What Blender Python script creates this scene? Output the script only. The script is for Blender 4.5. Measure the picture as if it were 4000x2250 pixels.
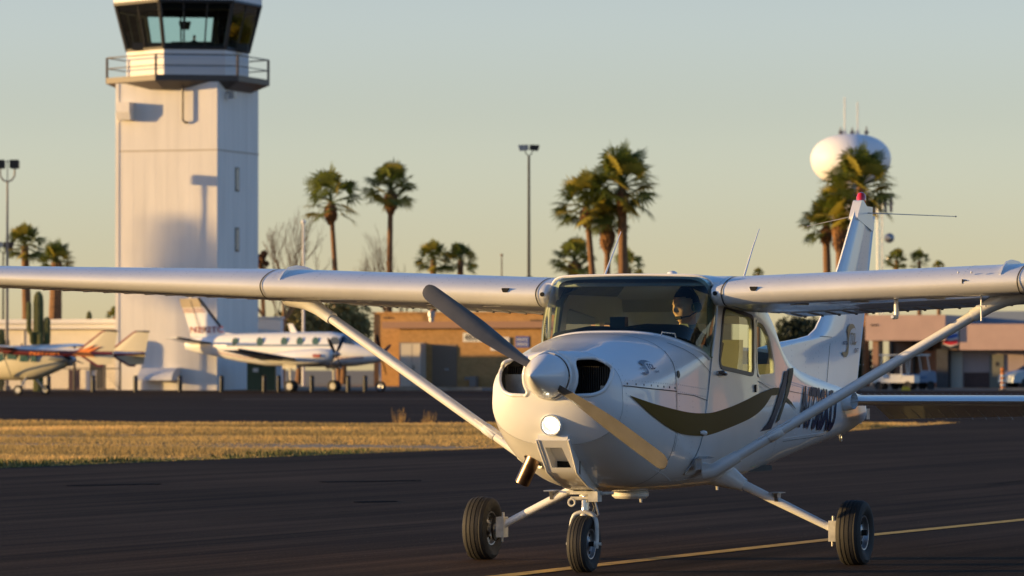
import bpy, bmesh, math, random
from math import sin, cos, pi, radians, sqrt, atan2
from mathutils import Vector, Matrix, Euler
from mathutils.bvhtree import BVHTree

for o in list(bpy.data.objects): bpy.data.objects.remove(o)
S = bpy.context.scene
COL = S.collection
random.seed(7)

# ------------------------------------------------------------------ camera
F, HC = 18600.0, 1.27            # focal length in photograph pixels, eye height in metres
cam = bpy.data.cameras.new('camera'); camo = bpy.data.objects.new('camera', cam); COL.objects.link(camo)
cam.sensor_width = 36.0; cam.lens = F / 4000 * 36
camo.location = (0, 0, HC)
camo.rotation_euler = (radians(90) + math.atan(315 / F), 0, 0)
cam.clip_start = 0.5; cam.clip_end = 6000
cam.dof.use_dof = True; cam.dof.focus_distance = 30.2; cam.dof.aperture_fstop = 7.5
S.camera = camo

# ------------------------------------------------------------------ sky, sun, exposure
SUN_EL, SUN_AZ = radians(4.6), radians(-82)      # azimuth measured from the camera direction reversed, towards the left
sund = Vector((-cos(SUN_EL) * cos(radians(3)), -cos(SUN_EL) * sin(radians(3)), sin(SUN_EL)))
W = bpy.data.worlds.new('World'); S.world = W; W.use_nodes = True
nt = W.node_tree; nt.nodes.clear()
wo = nt.nodes.new('ShaderNodeOutputWorld'); bg = nt.nodes.new('ShaderNodeBackground')
sky = nt.nodes.new('ShaderNodeTexSky'); sky.sky_type = 'NISHITA'; sky.sun_disc = False
sky.sun_elevation = SUN_EL
sky.sun_rotation = math.atan2(sund.x, sund.y)
sky.air_density = 0.5; sky.dust_density = 0.3; sky.ozone_density = 0.9; sky.altitude = 400
bg.inputs['Strength'].default_value = 0.104
# the desert air near the horizon is whiter and warmer than the bare sky model
tcw = nt.nodes.new('ShaderNodeTexCoord'); sx = nt.nodes.new('ShaderNodeSeparateXYZ'); mr = nt.nodes.new('ShaderNodeMapRange')
mr.inputs[1].default_value = 0.0; mr.inputs[2].default_value = 0.35
mt = nt.nodes.new('ShaderNodeValToRGB'); cr = mt.color_ramp; cr.interpolation = 'EASE'
cr.elements[0].position = 0.0; cr.elements[0].color = (.66, .50, .405, 1); cr.elements[1].position = .90; cr.elements[1].color = (.64, .90, 1.16, 1)
for ps, cc in ((.05, (.72, .54, .44, 1)), (.143, (.86, .645, .515, 1)), (.222, (.99, .745, .61, 1)), (.45, (.66, .66, .68, 1))):
    e_ = cr.elements.new(ps); e_.color = cc
sc2 = nt.nodes.new('ShaderNodeVectorMath'); sc2.operation = 'SCALE'; sc2.inputs['Scale'].default_value = 2.0
mm = nt.nodes.new('ShaderNodeMixRGB'); mm.blend_type = 'MULTIPLY'; mm.inputs[0].default_value = 1
nt.links.new(tcw.outputs['Generated'], sx.inputs[0]); nt.links.new(sx.outputs[2], mr.inputs[0]); nt.links.new(mr.outputs[0], mt.inputs[0])
nt.links.new(mt.outputs[0], sc2.inputs[0]); nt.links.new(sky.outputs[0], mm.inputs[1]); nt.links.new(sc2.outputs[0], mm.inputs[2])
nt.links.new(mm.outputs[0], bg.inputs[0]); nt.links.new(bg.outputs[0], wo.inputs[0])
sl = bpy.data.lights.new('sun', 'SUN'); sl.energy = 5.0; sl.angle = radians(0.6); sl.color = (1.0, 0.64, 0.25)
so = bpy.data.objects.new('sun', sl); COL.objects.link(so)
so.rotation_euler = sund.to_track_quat('Z', 'Y').to_euler(); so.location = (-30, 0, 20)
S.view_settings.view_transform = 'Standard'; S.view_settings.look = 'None'
S.view_settings.exposure = 0.53; S.view_settings.gamma = 1.0
S.render.engine = 'CYCLES'

# ------------------------------------------------------------------ helpers
def tag(o, label=None, cat=None, group=None, kind=None):
    if label: o['label'] = label
    if cat: o['category'] = cat
    if group: o['group'] = group
    if kind: o['kind'] = kind
    return o
def empty(name, loc, rz=0, **k):
    o = bpy.data.objects.new(name, None); COL.objects.link(o)
    o.location = loc; o.rotation_euler = (0, 0, rz); o.empty_display_size = .2
    return tag(o, **k)
def copy_tree(o, parent=None):
    c = o.copy(); COL.objects.link(c); c.parent = parent
    for ch in [x for x in bpy.data.objects if x.parent == o]: copy_tree(ch, c)
    return c
def V(*a): return Vector(a)
def frame(d):
    d = Vector(d).normalized(); u = d.orthogonal().normalized(); return u, d.cross(u)
class MB:
    def __init__(s): s.v = []; s.f = []; s.m = []
    def add(s, vs, fs, m=0):
        b = len(s.v); s.v += [tuple(p) for p in vs]
        s.f += [tuple(b + i for i in f) for f in fs]; s.m += [m] * len(fs); return s
    def box(s, x0, x1, y0, y1, z0, z1, m=0, mat=None):
        vs = [V(x, y, z) for z in (z0, z1) for y in (y0, y1) for x in (x0, x1)]
        if mat is not None: vs = [mat @ p for p in vs]
        return s.add(vs, [(0, 2, 3, 1), (4, 5, 7, 6), (0, 1, 5, 4), (2, 6, 7, 3), (0, 4, 6, 2), (1, 3, 7, 5)], m)
    def tube(s, pts, rs, n=12, m=0, caps=True, flat=1.0, up=None):
        pts = [Vector(p) for p in pts]
        if not hasattr(rs, '__len__'): rs = [rs] * len(pts)
        rings = []; u = None
        for i, p in enumerate(pts):
            d = (pts[min(i + 1, len(pts) - 1)] - pts[max(i - 1, 0)]).normalized()
            if u is None:
                u = (Vector(up) if up else d.orthogonal()); 
            u = (u - d * u.dot(d)).normalized(); w = d.cross(u)
            rings.append([p + (u * cos(2 * pi * k / n) + w * sin(2 * pi * k / n) * flat) * rs[i] for k in range(n)])
        return s.loft(rings, True, caps, m)
    def loft(s, rings, closed=True, caps=False, m=0):
        n = len(rings[0]); b = len(s.v); s.v += [tuple(p) for r in rings for p in r]
        for i in range(len(rings) - 1):
            for k in range(n if closed else n - 1):
                k2 = (k + 1) % n
                s.f.append((b + i * n + k, b + i * n + k2, b + (i + 1) * n + k2, b + (i + 1) * n + k)); s.m.append(m)
        if caps:
            s.f.append(tuple(b + k for k in range(n))[::-1]); s.m.append(m)
            s.f.append(tuple(b + (len(rings) - 1) * n + k for k in range(n))); s.m.append(m)
        return s
    def lathe(s, prof, c, axis, n=32, m=0, caps=False):
        # prof: list of (distance along axis, radius)
        c = Vector(c); a = Vector(axis).normalized(); u, w = frame(a)
        return s.loft([[c + a * t + (u * cos(2 * pi * k / n) + w * sin(2 * pi * k / n)) * r for k in range(n)] for t, r in prof], True, caps, m)
    def sphere(s, c, rx, ry=None, rz=None, n=12, m=0):
        ry = ry or rx; rz = rz or rx; c = Vector(c)
        rings = [[c + V(rx * sin(a) * cos(2 * pi * k / n), ry * sin(a) * sin(2 * pi * k / n), rz * cos(a)) for k in range(n)]
                 for a in [max(.01, min(pi - .01, pi * i / (n // 2))) for i in range(n // 2 + 1)]]
        return s.loft(rings, True, True, m)
    def prism(s, pts, f, t0, t1, m=0):
        # pts: 2D outline, f(a, b, t) -> 3D
        n = len(pts); b = len(s.v)
        s.v += [tuple(f(a, c, t0)) for a, c in pts] + [tuple(f(a, c, t1)) for a, c in pts]
        s.f.append(tuple(b + i for i in range(n))[::-1]); s.f.append(tuple(b + n + i for i in range(n)))
        for i in range(n): s.f.append((b + i, b + (i + 1) % n, b + n + (i + 1) % n, b + n + i))
        s.m += [m] * (n + 2); return s
    def build(s, name, mats, parent=None, smooth=35, fix=True, loc=None):
        me = bpy.data.meshes.new(name); me.from_pydata(s.v, [], s.f)
        mats = mats if isinstance(mats, (list, tuple)) else [mats]
        for x in mats: me.materials.append(x)
        me.polygons.foreach_set('material_index', s.m)
        if fix:
            bm = bmesh.new(); bm.from_mesh(me); bmesh.ops.recalc_face_normals(bm, faces=bm.faces); bm.to_mesh(me); bm.free()
        if smooth:
            me.polygons.foreach_set('use_smooth', [True] * len(me.polygons)); me.set_sharp_from_angle(angle=radians(smooth))
        me.update()
        o = bpy.data.objects.new(name, me); COL.objects.link(o)
        if parent: o.parent = parent
        if loc is not None: o.location = loc
        return o
def resmooth(me, ang=35):
    me.polygons.foreach_set('use_smooth', [True] * len(me.polygons)); me.set_sharp_from_angle(angle=radians(ang))
def evaluated(o):
    dg = bpy.context.evaluated_depsgraph_get(); dg.update()
    me = bpy.data.meshes.new_from_object(o.evaluated_get(dg), depsgraph=dg)
    old = o.data; o.modifiers.clear(); o.data = me; return o
def cut(o, cutter, op='DIFFERENCE', ang=35):
    c = cutter if isinstance(cutter, bpy.types.Object) else cutter.build('cutter', [bpy.data.materials.get('white aircraft paint') or MAT['white']], o.parent, 0)
    md = o.modifiers.new('b', 'BOOLEAN'); md.object = c; md.operation = op; md.solver = 'EXACT'
    evaluated(o); resmooth(o.data, ang)
    bpy.data.objects.remove(c); return o

# ------------------------------------------------------------------ materials
MAT = {}
def mat(name, col, rough=.5, metal=0, var=0.0, vscale=3.0, bump=0.0, bscale=20.0, coat=0, spec=.5, stretch=None, col2=None, detail=4):
    m = bpy.data.materials.new(name); m.use_nodes = True; t = m.node_tree; b = t.nodes['Principled BSDF']
    b.inputs['Base Color'].default_value = (*col, 1); b.inputs['Roughness'].default_value = rough
    b.inputs['Metallic'].default_value = metal; b.inputs['Coat Weight'].default_value = coat
    b.inputs['Coat Roughness'].default_value = .04; b.inputs['Specular IOR Level'].default_value = spec
    if var or bump:
        tc = t.nodes.new('ShaderNodeTexCoord'); mp = t.nodes.new('ShaderNodeMapping')
        t.links.new(tc.outputs['Object'], mp.inputs[0])
        if stretch: mp.inputs['Scale'].default_value = stretch
    if var:
        n = t.nodes.new('ShaderNodeTexNoise'); n.inputs['Scale'].default_value = vscale; n.inputs['Detail'].default_value = detail
        r = t.nodes.new('ShaderNodeMapRange'); r.inputs[1].default_value = .3; r.inputs[2].default_value = .7
        mx = t.nodes.new('ShaderNodeMixRGB'); c2 = col2 or tuple(c * (1 - var) for c in col)
        mx.inputs[1].default_value = (*c2, 1); mx.inputs[2].default_value = (*[min(1, c * (1 + (0 if col2 else var * .6))) for c in col], 1)
        t.links.new(mp.outputs[0], n.inputs[0]); t.links.new(n.outputs[0], r.inputs[0]); t.links.new(r.outputs[0], mx.inputs[0]); t.links.new(mx.outputs[0], b.inputs['Base Color'])
    if bump:
        n = t.nodes.new('ShaderNodeTexNoise'); n.inputs['Scale'].default_value = bscale; n.inputs['Detail'].default_value = 3
        bp = t.nodes.new('ShaderNodeBump'); bp.inputs['Strength'].default_value = 1; bp.inputs['Distance'].default_value = bump
        t.links.new(mp.outputs[0], n.inputs[0]); t.links.new(n.outputs[0], bp.inputs['Height']); t.links.new(bp.outputs[0], b.inputs['Normal'])
    return m
def M_(k, name, *a, **kw): MAT[k] = mat(name, *a, **kw); return MAT[k]
M_('white', 'white aircraft paint', (.80, .80, .79), rough=.28, coat=.5, var=.03, vscale=6, bump=.0020, bscale=2.4)
M_('wingwhite', 'white wing paint', (.78, .78, .77), rough=.3, coat=.5, var=.05, vscale=3, bump=.0008, bscale=4)
M_('gold', 'gold brown stripe paint', (.125, .072, .008), rough=.55, coat=0, spec=.10)
M_('navy', 'dark blue stripe paint', (.012, .016, .045), rough=.5, coat=0, spec=.12)
M_('olive', 'dark olive stripe paint', (.035, .028, .010), rough=.5, coat=0, spec=.12)
M_('seam', 'panel gap', (.06, .06, .06), rough=.7)
M_('rubber', 'tyre rubber', (.022, .021, .02), rough=.75, var=.3, vscale=8, bump=.001, bscale=60)
M_('groove', 'tyre groove', (.006, .006, .006), rough=.9)
M_('steel', 'bright steel', (.55, .55, .56), rough=.22, metal=1)
M_('alu', 'worn aluminium', (.34, .35, .37), rough=.4, metal=.8, var=.3, vscale=12)
M_('dirtywhite', 'greasy white paint', (.6, .59, .55), rough=.4, var=.35, vscale=14)
M_('darkmetal', 'dark metal', (.06, .055, .05), rough=.45, metal=.6)
M_('black', 'black plastic', (.012, .012, .012), rough=.5)
M_('mattblack', 'matt black', (.008, .008, .008), rough=.9)
M_('propblade', 'propeller blade paint', (.12, .115, .105), rough=.35, var=.15, vscale=10)
M_('exhaust', 'scorched exhaust steel', (.34, .22, .13), rough=.32, metal=1, var=.5, vscale=9, col2=(.14, .10, .08))
M_('redglass', 'red beacon lens', (.55, .015, .01), rough=.12, coat=1)
M_('skin', 'skin', (.62, .36, .24), rough=.55)
M_('hair', 'dark hair', (.012, .009, .007), rough=.7)
M_('shirt', 'green grey shirt', (.18, .20, .14), rough=.85)
M_('jacket', 'dark jacket', (.014, .015, .02), rough=.85)
M_('headset', 'green headset shell', (.06, .10, .04), rough=.4)
M_('interior', 'cabin trim', (.30, .31, .20), rough=.7, var=.2, vscale=5)
M_('interiordark', 'dark cabin trim', (.05, .048, .04), rough=.8)
M_('seat', 'seat fabric', (.20, .19, .13), rough=.9)
def glassmat(key, name, tint, rough=0.0, refl=.9):
    m = bpy.data.materials.new(name); m.use_nodes = True; t = m.node_tree; t.nodes.clear()
    o = t.nodes.new('ShaderNodeOutputMaterial'); tr = t.nodes.new('ShaderNodeBsdfTransparent'); g = t.nodes.new('ShaderNodeBsdfGlossy')
    tr.inputs[0].default_value = (*tint, 1); g.inputs['Roughness'].default_value = rough; g.inputs[0].default_value = (refl, refl, refl, 1)
    fr = t.nodes.new('ShaderNodeFresnel'); fr.inputs[0].default_value = 1.52; mx = t.nodes.new('ShaderNodeMixShader')
    t.links.new(fr.outputs[0], mx.inputs[0]); t.links.new(tr.outputs[0], mx.inputs[1]); t.links.new(g.outputs[0], mx.inputs[2]); t.links.new(mx.outputs[0], o.inputs[0])
    MAT[key] = m
glassmat('glass', 'green tinted window', (.80, .90, .78))
glassmat('clear', 'clear lens', (.93, .95, .93))
glassmat('cabglass', 'tinted tower glass', (.74, .88, .86))
def emis(key, name, col, st):
    m = bpy.data.materials.new(name); m.use_nodes = True; b = m.node_tree.nodes['Principled BSDF']
    b.inputs['Base Color'].default_value = (*col, 1); b.inputs['Emission Color'].default_value = (*col, 1); b.inputs['Emission Strength'].default_value = st
    MAT[key] = m
emis('bulb', 'lit landing lamp filament', (1.0, .90, .66), 30.0)
emis('reflector', 'lit landing lamp reflector', (1.0, .64, .28), .60)
MAT['reflector'].node_tree.nodes['Principled BSDF'].inputs['Base Color'].default_value = (.25, .2, .14, 1)
# ================================================================== the high wing aircraft (local axes: x forward, y left, z up)
PSI = radians(20)
plane = empty('light_aircraft', (1.0135, 31.3, 0), atan2(-cos(PSI), -sin(PSI)),
    label='white high wing aircraft taxiing with nose lamp lit and gold stripe along its side', cat='aircraft')
def interp(tab, x, c):
    # Hermite interpolation in a table sorted by falling x
    n = len(tab)
    for i in range(n - 1):
        if tab[i][0] >= x >= tab[i + 1][0]: break
    else: i = 0 if x > tab[0][0] else n - 2
    def d(j):
        a, b = max(j - 1, 0), min(j + 1, n - 1)
        return (tab[b][c] - tab[a][c]) / (tab[b][0] - tab[a][0])
    x0, x1 = tab[i][0], tab[i + 1][0]; h = x1 - x0; t = max(0, min(1, (x - x0) / h))
    p0, p1 = tab[i][c], tab[i + 1][c]
    return (2*t**3-3*t*t+1)*p0 + (t**3-2*t*t+t)*h*d(i) + (-2*t**3+3*t*t)*p1 + (t**3-t*t)*h*d(i+1)
#        x     w     ws    zb    zm    zs    zt    nb   nt
TA = [(2.15, .425, .422, .800, 1.06, 1.12, 1.385, 2.3, 2.3),
      (2.00, .468, .465, .705, 1.04, 1.12, 1.402, 2.3, 2.3),
      (1.80, .505, .502, .610, 1.02, 1.13, 1.430, 2.4, 2.35),
      (1.57, .527, .524, .535, 1.00, 1.14, 1.468, 2.5, 2.5),
      (1.30, .540, .536, .500, .98, 1.18, 1.496, 2.8, 2.8),
      (1.00, .548, .542, .490, .96, 1.26, 1.500, 3.0, 3.0),
      (.760, .550, .540, .490, .95, 1.336, 1.470, 3.2, 3.2)]
TB = [(.760, .550, .540, .490, .95, 1.336, 1.868, 3.2, 9),
      (.300, .560, .542, .490, .95, 1.34, 1.878, 3.2, 9),
      (-.20, .560, .540, .500, .95, 1.32, 1.855, 3.2, 8),
      (-.50, .548, .526, .515, .93, 1.30, 1.810, 3.0, 6.5),
      (-.88, .520, .500, .545, .92, 1.26, 1.670, 2.8, 4.5),
      (-1.15, .490, .470, .570, .92, 1.22, 1.530, 2.8, 3.6),
      (-1.50, .450, .435, .600, .92, 1.17, 1.390, 2.8, 3.2),
      (-2.00, .400, .385, .645, .92, 1.12, 1.300, 2.8, 3),
      (-3.00, .285, .270, .720, .92, 1.06, 1.210, 2.6, 2.8),
      (-4.00, .160, .150, .790, .93, 1.02, 1.130, 2.4, 2.4),
      (-4.55, .075, .070, .860, .95, 1.00, 1.080, 2.2, 2.2)]
NL, NS, NU = 16, 6, 18
def half(tab, x):
    w, ws, zb, zm, zs, zt, nb, nt = [interp(tab, x, c) for c in range(1, 9)]
    r = []
    for i in range(NL):
        a = pi / 2 * i / NL; r.append((w * sin(a) ** (2 / nb) if i else 0, zm - (zm - zb) * cos(a) ** (2 / nb)))
    for i in range(NS): r.append((w + (ws - w) * i / NS, zm + (zs - zm) * i / NS))
    for i in range(NU + 1):
        a = pi / 2 * i / NU; r.append((ws * cos(a) ** (2 / nt) if i < NU else 0, zs + (zt - zs) * sin(a) ** (2 / nt)))
    return r
def ring(tab, x, inset=0.0, shear=False):
    h = half(tab, x)
    full = h + [(-y, z) for y, z in h[-2:0:-1]]
    out = []
    for y, z in full:
        if inset:
            y *= 1 - inset / max(.2, interp(tab, x, 1)); z = 1.1 + (z - 1.1) * (1 - inset / .5)
        xx = x
        if shear:
            k = max(0, min(1, (x - .1) / .66)); 
            if z > 1.336: xx -= k * (.34 * (z - 1.336) if z < 1.69 else .12 - (z - 1.69) * .6)
        out.append(V(xx, y, z))
    return out
def frange(a, b, n): return [a + (b - a) * i / n for i in range(n + 1)]
def side_y(x, z, tab=None):
    tab = tab or (TA if x > .76 else TB)
    h = half(tab, x)
    for i in range(len(h) - 1):
        if h[i][1] <= z <= h[i + 1][1] and h[i+1][1] > h[i][1]:
            t = (z - h[i][1]) / (h[i + 1][1] - h[i][1]); return h[i][0] + (h[i + 1][0] - h[i][0]) * t
    return 0
# --- fuselage shell: cowl skin and cabin plus tail cone
xsA = frange(2.145, .74, 40)
mb = MB()
mb.loft([ring(TA, x) for x in xsA], True, False, 0)
cowl = mb.build('cowling', MAT['white'], plane)
sd = cowl.modifiers.new('s', 'SOLIDIFY'); sd.thickness = .012; sd.offset = -1; evaluated(cowl); resmooth(cowl.data)
# exhaust opening and oil door region
c = MB(); c.tube([(2.2, -.215, .62), (1.55, -.215, .74)], [.062, .062], 20, flat=1.0)
c = MB(); c.tube([(1.90, -.262, .50), (1.90, -.235, .85)], [.075, .075], 24, flat=.75, up=(1, 0, 0))
cut(cowl, c)
mb = MB()
xsB = frange(.765, -1.6, 52) + frange(-1.6, -4.55, 30)[1:]
mb.loft([ring(TB, x, shear=True) for x in xsB], True, False, 0)
endr = ring(TB, -4.55)
mb.add(endr, [tuple(range(len(endr)))])
body = mb.build('fuselage', MAT['white'], plane)
outer_bvh_data = ([Vector(v) for v in mb.v], [tuple(f) for f in mb.f])
sd = body.modifiers.new('s', 'SOLIDIFY'); sd.thickness = .022; sd.offset = -1; sd.material_offset = 0
evaluated(body); resmooth(body.data)
def rounded(pts, r=.04, n=5):
    out = []; N = len(pts)
    for i in range(N):
        p0, p, p2 = Vector(pts[i - 1]), Vector(pts[i]), Vector(pts[(i + 1) % N])
        rr = min(r, (p0 - p).length * .45, (p2 - p).length * .45)
        a = p + (p0 - p).normalized() * rr; b = p + (p2 - p).normalized() * rr
        for k in range(n + 1):
            t = k / n; out.append(tuple(a * (1 - t) ** 2 + p * 2 * t * (1 - t) + b * t * t))
    return out
DOORWIN = rounded([(.475, 1.665), (-.16, 1.60), (-.15, 1.235), (.575, 1.285)], .06)
QWIN = rounded([(-.245, 1.585), (-.42, 1.565), (-.60, 1.475), (-.72, 1.33), (-.735, 1.235), (-.265, 1.225)], .05)
def grow(pts, d):
    cx = sum(p[0] for p in pts) / len(pts); cz = sum(p[1] for p in pts) / len(pts); out = []
    N = len(pts)
    for i in range(N):
        a, b = Vector(pts[i - 1]), Vector(pts[(i + 1) % N]); t = (b - a).normalized(); n = Vector((t.y, -t.x))
        if n.dot(Vector(pts[i]) - Vector((cx, cz))) < 0: n = -n
        out.append((pts[i][0] + n.x * d, pts[i][1] + n.y * d))
    return out
yz = lambda a, b, t: V(a, t, b)
for w in (DOORWIN, QWIN):
    c = MB(); c.prism(w, yz, -1.0, 1.0); cut(body, c)
RW = rounded([(-.36, 1.0), (.36, 1.0), (.30, -1), (-.30, -1)], .05)
c = MB(); c.prism(rounded([(-.36, -1.02), (.36, -1.02), (.33, -1.42), (-.33, -1.42)], .06), lambda a, b, t: V(b, a, t), 1.33, 2.2); cut(body, c)
# glazing that follows the skin
def skin_patch(outline, name, material, off, parent, side=1, step=.05, thick=0):
    bvh = BODYBVH
    cu = bpy.data.curves.new('c', 'CURVE'); cu.dimensions = '2D'; cu.fill_mode = 'BOTH'
    loops = outline if isinstance(outline[0][0], (tuple, list)) else [outline]
    for lp in loops:
        sp = cu.splines.new('POLY'); sp.points.add(len(lp) - 1); sp.use_cyclic_u = True
        for i, p in enumerate(lp): sp.points[i].co = (p[0], p[1], 0, 1)
    return project_curve(cu, name, material, off, parent, side, step, thick=thick)
def project_curve(cu, name, material, off, parent, side, step, xf=lambda a, b: (a, b), thick=0, mode='side'):
    co = bpy.data.objects.new('c', cu); COL.objects.link(co)
    dg = bpy.context.evaluated_depsgraph_get(); dg.update()
    me = bpy.data.meshes.new_from_object(co.evaluated_get(dg)); bpy.data.objects.remove(co)
    for v in me.vertices:
        a, b = xf(v.co.x, v.co.y); v.co = (a, 0, b)
    bm = bmesh.new(); bm.from_mesh(me); bmesh.ops.remove_doubles(bm, verts=bm.verts, dist=1e-5)
    bmesh.ops.dissolve_limit(bm, angle_limit=.001, verts=bm.verts, edges=bm.edges)
    if bm.verts:
        for ax in (0, 2):
            lo = min(v.co[ax] for v in bm.verts); hi = max(v.co[ax] for v in bm.verts)
            k = lo + step
            while k < hi:
                no = (1, 0, 0) if ax == 0 else (0, 0, 1); pc = (k, 0, 0) if ax == 0 else (0, 0, k)
                bmesh.ops.bisect_plane(bm, geom=list(bm.verts) + list(bm.edges) + list(bm.faces), plane_co=pc, plane_no=no); k += step
    bad = []
    for v in bm.verts:
        if mode == 'side':
            h = BODYBVH.ray_cast(V(v.co.x, side * 1.5, v.co.z), V(0, -side, 0), 1.5)
            if h[0] is None: bad.append(v)
            else: v.co = h[0] + h[1] * (off if h[1].y * side > 0 else -off)
        elif mode == 'fin': v.co = V(v.co.x, side * (fin_t(v.co.x, v.co.z) + off), v.co.z)
    bmesh.ops.delete(bm, geom=bad, context='VERTS')
    bmesh.ops.recalc_face_normals(bm, faces=bm.faces); bm.to_mesh(me); bm.free()
    me.materials.clear(); me.materials.append(material); resmooth(me)
    o = bpy.data.objects.new(name, me); COL.objects.link(o); o.parent = parent
    if thick:
        sd = o.modifiers.new('s', 'SOLIDIFY'); sd.thickness = thick; sd.offset = 1; evaluated(o); resmooth(o.data, 50)
    return o
mbx = MB(); mbx.loft([ring(TA, x) for x in frange(2.145, .765, 40)], True, False); b0 = len(mbx.v)
BODYBVH = BVHTree.FromPolygons(outer_bvh_data[0] + [Vector(v) for v in mbx.v], outer_bvh_data[1] + [tuple(i + len(outer_bvh_data[0]) for i in f) for f in mbx.f])
for s in (1, -1):
    dr = skin_patch([rounded([(.60, 1.695), (-.215, 1.66), (-.235, 1.2), (-.40, .60), (1.045, .60), (.735, 1.30)], .05),
                     grow(DOORWIN, .012)[::-1]], 'door', MAT['white'], .003, plane, s, .04, thick=.004)
    g = skin_patch(grow(DOORWIN, .005), 'door_window', MAT['glass'], -.008, dr, s, .06)
    fr = skin_patch([grow(DOORWIN, .020), grow(DOORWIN, -.006)[::-1]], 'window_frame', MAT['darkmetal'], .006, dr, s, .06, thick=.006)
    g2 = skin_patch(grow(QWIN, .005), 'quarter_window', MAT['glass'], -.006, plane, s, .06)
    fr = skin_patch([grow(QWIN, .014), grow(QWIN, -.004)[::-1]], 'window_frame', MAT['white'], .004, g2, s, .06, thick=.004)
    h = MB(); h.tube([(.66, s * .560, 1.245), (.60, s * .575, 1.243), (.52, s * .572, 1.236), (.47, s * .560, 1.232)], [.010, .017, .014, .006], 10)
    h.build('handle', MAT['steel'], dr)
    l = MB(); l.box(-.175, -.155, *sorted((s * .558, s * .569)), 1.115, 1.165); l.box(-.17, -.158, *sorted((s * .569, s * .574)), 1.12, 1.16, 1)
    l.build('latch', [MAT['black'], MAT['steel']], dr)
    hg = MB(); hg.tube([(1.0, s * .553, .865), (.965, s * .566, .865), (.93, s * .564, .86), (.90, s * .556, .86)], [.008, .016, .016, .008], 8)
    hg.build('hinge', MAT['white'], dr)
    # seam lines and rivets on the side
    def seam(path, wd=.005, name='panel_seam', m='seam'):
        out = []; 
        for i, p in enumerate(path):
            a = Vector(path[max(i - 1, 0)]); b = Vector(path[min(i + 1, len(path) - 1)]); t = (b - a).normalized(); n = Vector((-t.y, t.x)) * wd / 2
            out.append((p[0] + n.x, p[1] + n.y))
        for i in range(len(path) - 1, -1, -1):
            a = Vector(path[max(i - 1, 0)]); b = Vector(path[min(i + 1, len(path) - 1)]); t = (b - a).normalized(); n = Vector((-t.y, t.x)) * wd / 2
            out.append((path[i][0] - n.x, path[i][1] - n.y))
        return out
    SE = [seam([(.735, 1.33), (.80, 1.15), (.93, .85), (1.06, .62)], .0045), seam([(2.14, 1.165), (1.8, 1.145), (1.42, 1.128)], .006),
          seam([(1.42, 1.38), (1.415, 1.1), (1.40, .75)], .0035), seam([(1.41, 1.115), (1.1, 1.10), (.82, 1.065)], .0035),
          seam([(-.235, 1.56), (-.24, 1.2), (-.40, .62)], .004), seam([(-.25, 1.19), (-.70, 1.12)], .003), seam([(-.75, 1.17), (-.76, .70)], .003),
          seam([(1.27, 1.43), (1.15, 1.39), (.98, 1.325), (.80, 1.26), (.74, 1.23)], .0035), seam([(-1.0, .78), (-2.6, .80)], .003),
          seam([(-1.2, 1.12), (-2.8, 1.05)], .003), seam([(.36, .58), (.1, .70)], .004)]
    for k in SE: skin_patch(k, 'panel_seam', MAT['seam'], .0042, body, s, .08)
# windshield
def wsB(t):
    a = abs(t); pts = [(0, 1.175, 0, 1.505), (.25, 1.165, .20, 1.503), (.5, 1.12, .38, 1.483), (.68, 1.05, .490, 1.455), (.84, .92, .550, 1.395), (1, .765, .556, 1.330)]
    for i in range(5):
        if a <= pts[i + 1][0] + 1e-9: break
    q = (a - pts[i][0]) / (pts[i + 1][0] - pts[i][0]); p = [pts[i][j] + (pts[i + 1][j] - pts[i][j]) * q for j in (1, 2, 3)]
    return V(p[0], p[1] * (1 if t >= 0 else -1), p[2])
def wsT(t):
    a = abs(t); pts = [(0, .745, 0, 1.872), (.5, .742, .36, 1.868), (.64, .735, .50, 1.862), (.72, .70, .555, 1.82), (.80, .655, .565, 1.72), (.90, .70, .562, 1.53), (1, .757, .556, 1.345)]
    for i in range(6):
        if a <= pts[i + 1][0] + 1e-9: break
    q = (a - pts[i][0]) / (pts[i + 1][0] - pts[i][0]); p = [pts[i][j] + (pts[i + 1][j] - pts[i][j]) * q for j in (1, 2, 3)]
    return V(p[0], p[1] * (1 if t >= 0 else -1), p[2])
rows = []
NT = 60
for j in range(13):
    r = j / 12; row = []
    for i in range(NT + 1):
        t = -1 + 2 * i / NT; p = wsB(t).lerp(wsT(t), r); L = (wsB(t) - wsT(t)).length
        p += V(.8, .35 * (p.y / .5), .35) * (.07 * L * sin(pi * r)); row.append(p)
    rows.append(row)
# smooth the rows a little so the facets of the control polygon do not show
for _ in range(3):
    for row in rows:
        q = [row[0]] + [(row[i - 1] + row[i] * 2 + row[i + 1]) / 4 for i in range(1, NT)] + [row[-1]]; row[:] = q
m = MB(); m.loft(rows, False, False); ws = m.build('windshield', MAT['glass'], plane, 80)
m = MB()
rr = rows[0]
fr_rows = []
for a, h in ((-.034, .001), (-.030, .009), (-.012, .012), (.006, .010), (.022, .007), (.027, .001)):
    row = []
    for p in rr:
        d = V(p.x - .35, p.y * .9, -.25 * abs(p.y)).normalized(); q = p + d * a; nn = BODYBVH.find_nearest(q)
        n_ = nn[1] if nn[1].dot(nn[0] - V(nn[0].x, 0, 1.1)) > 0 else -nn[1]; row.append(nn[0] + n_ * h)
    fr_rows.append(row)
m.loft(fr_rows, False, False)
m.build('windshield_fairing', MAT['white'], plane, 60)
m = MB(); m.tube([V(0, 0, 0) + p + V(.004, 0, .002) for p in rows[-1][:]], .008, 6); m.build('windshield_top_trim', MAT['white'], ws)
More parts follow.
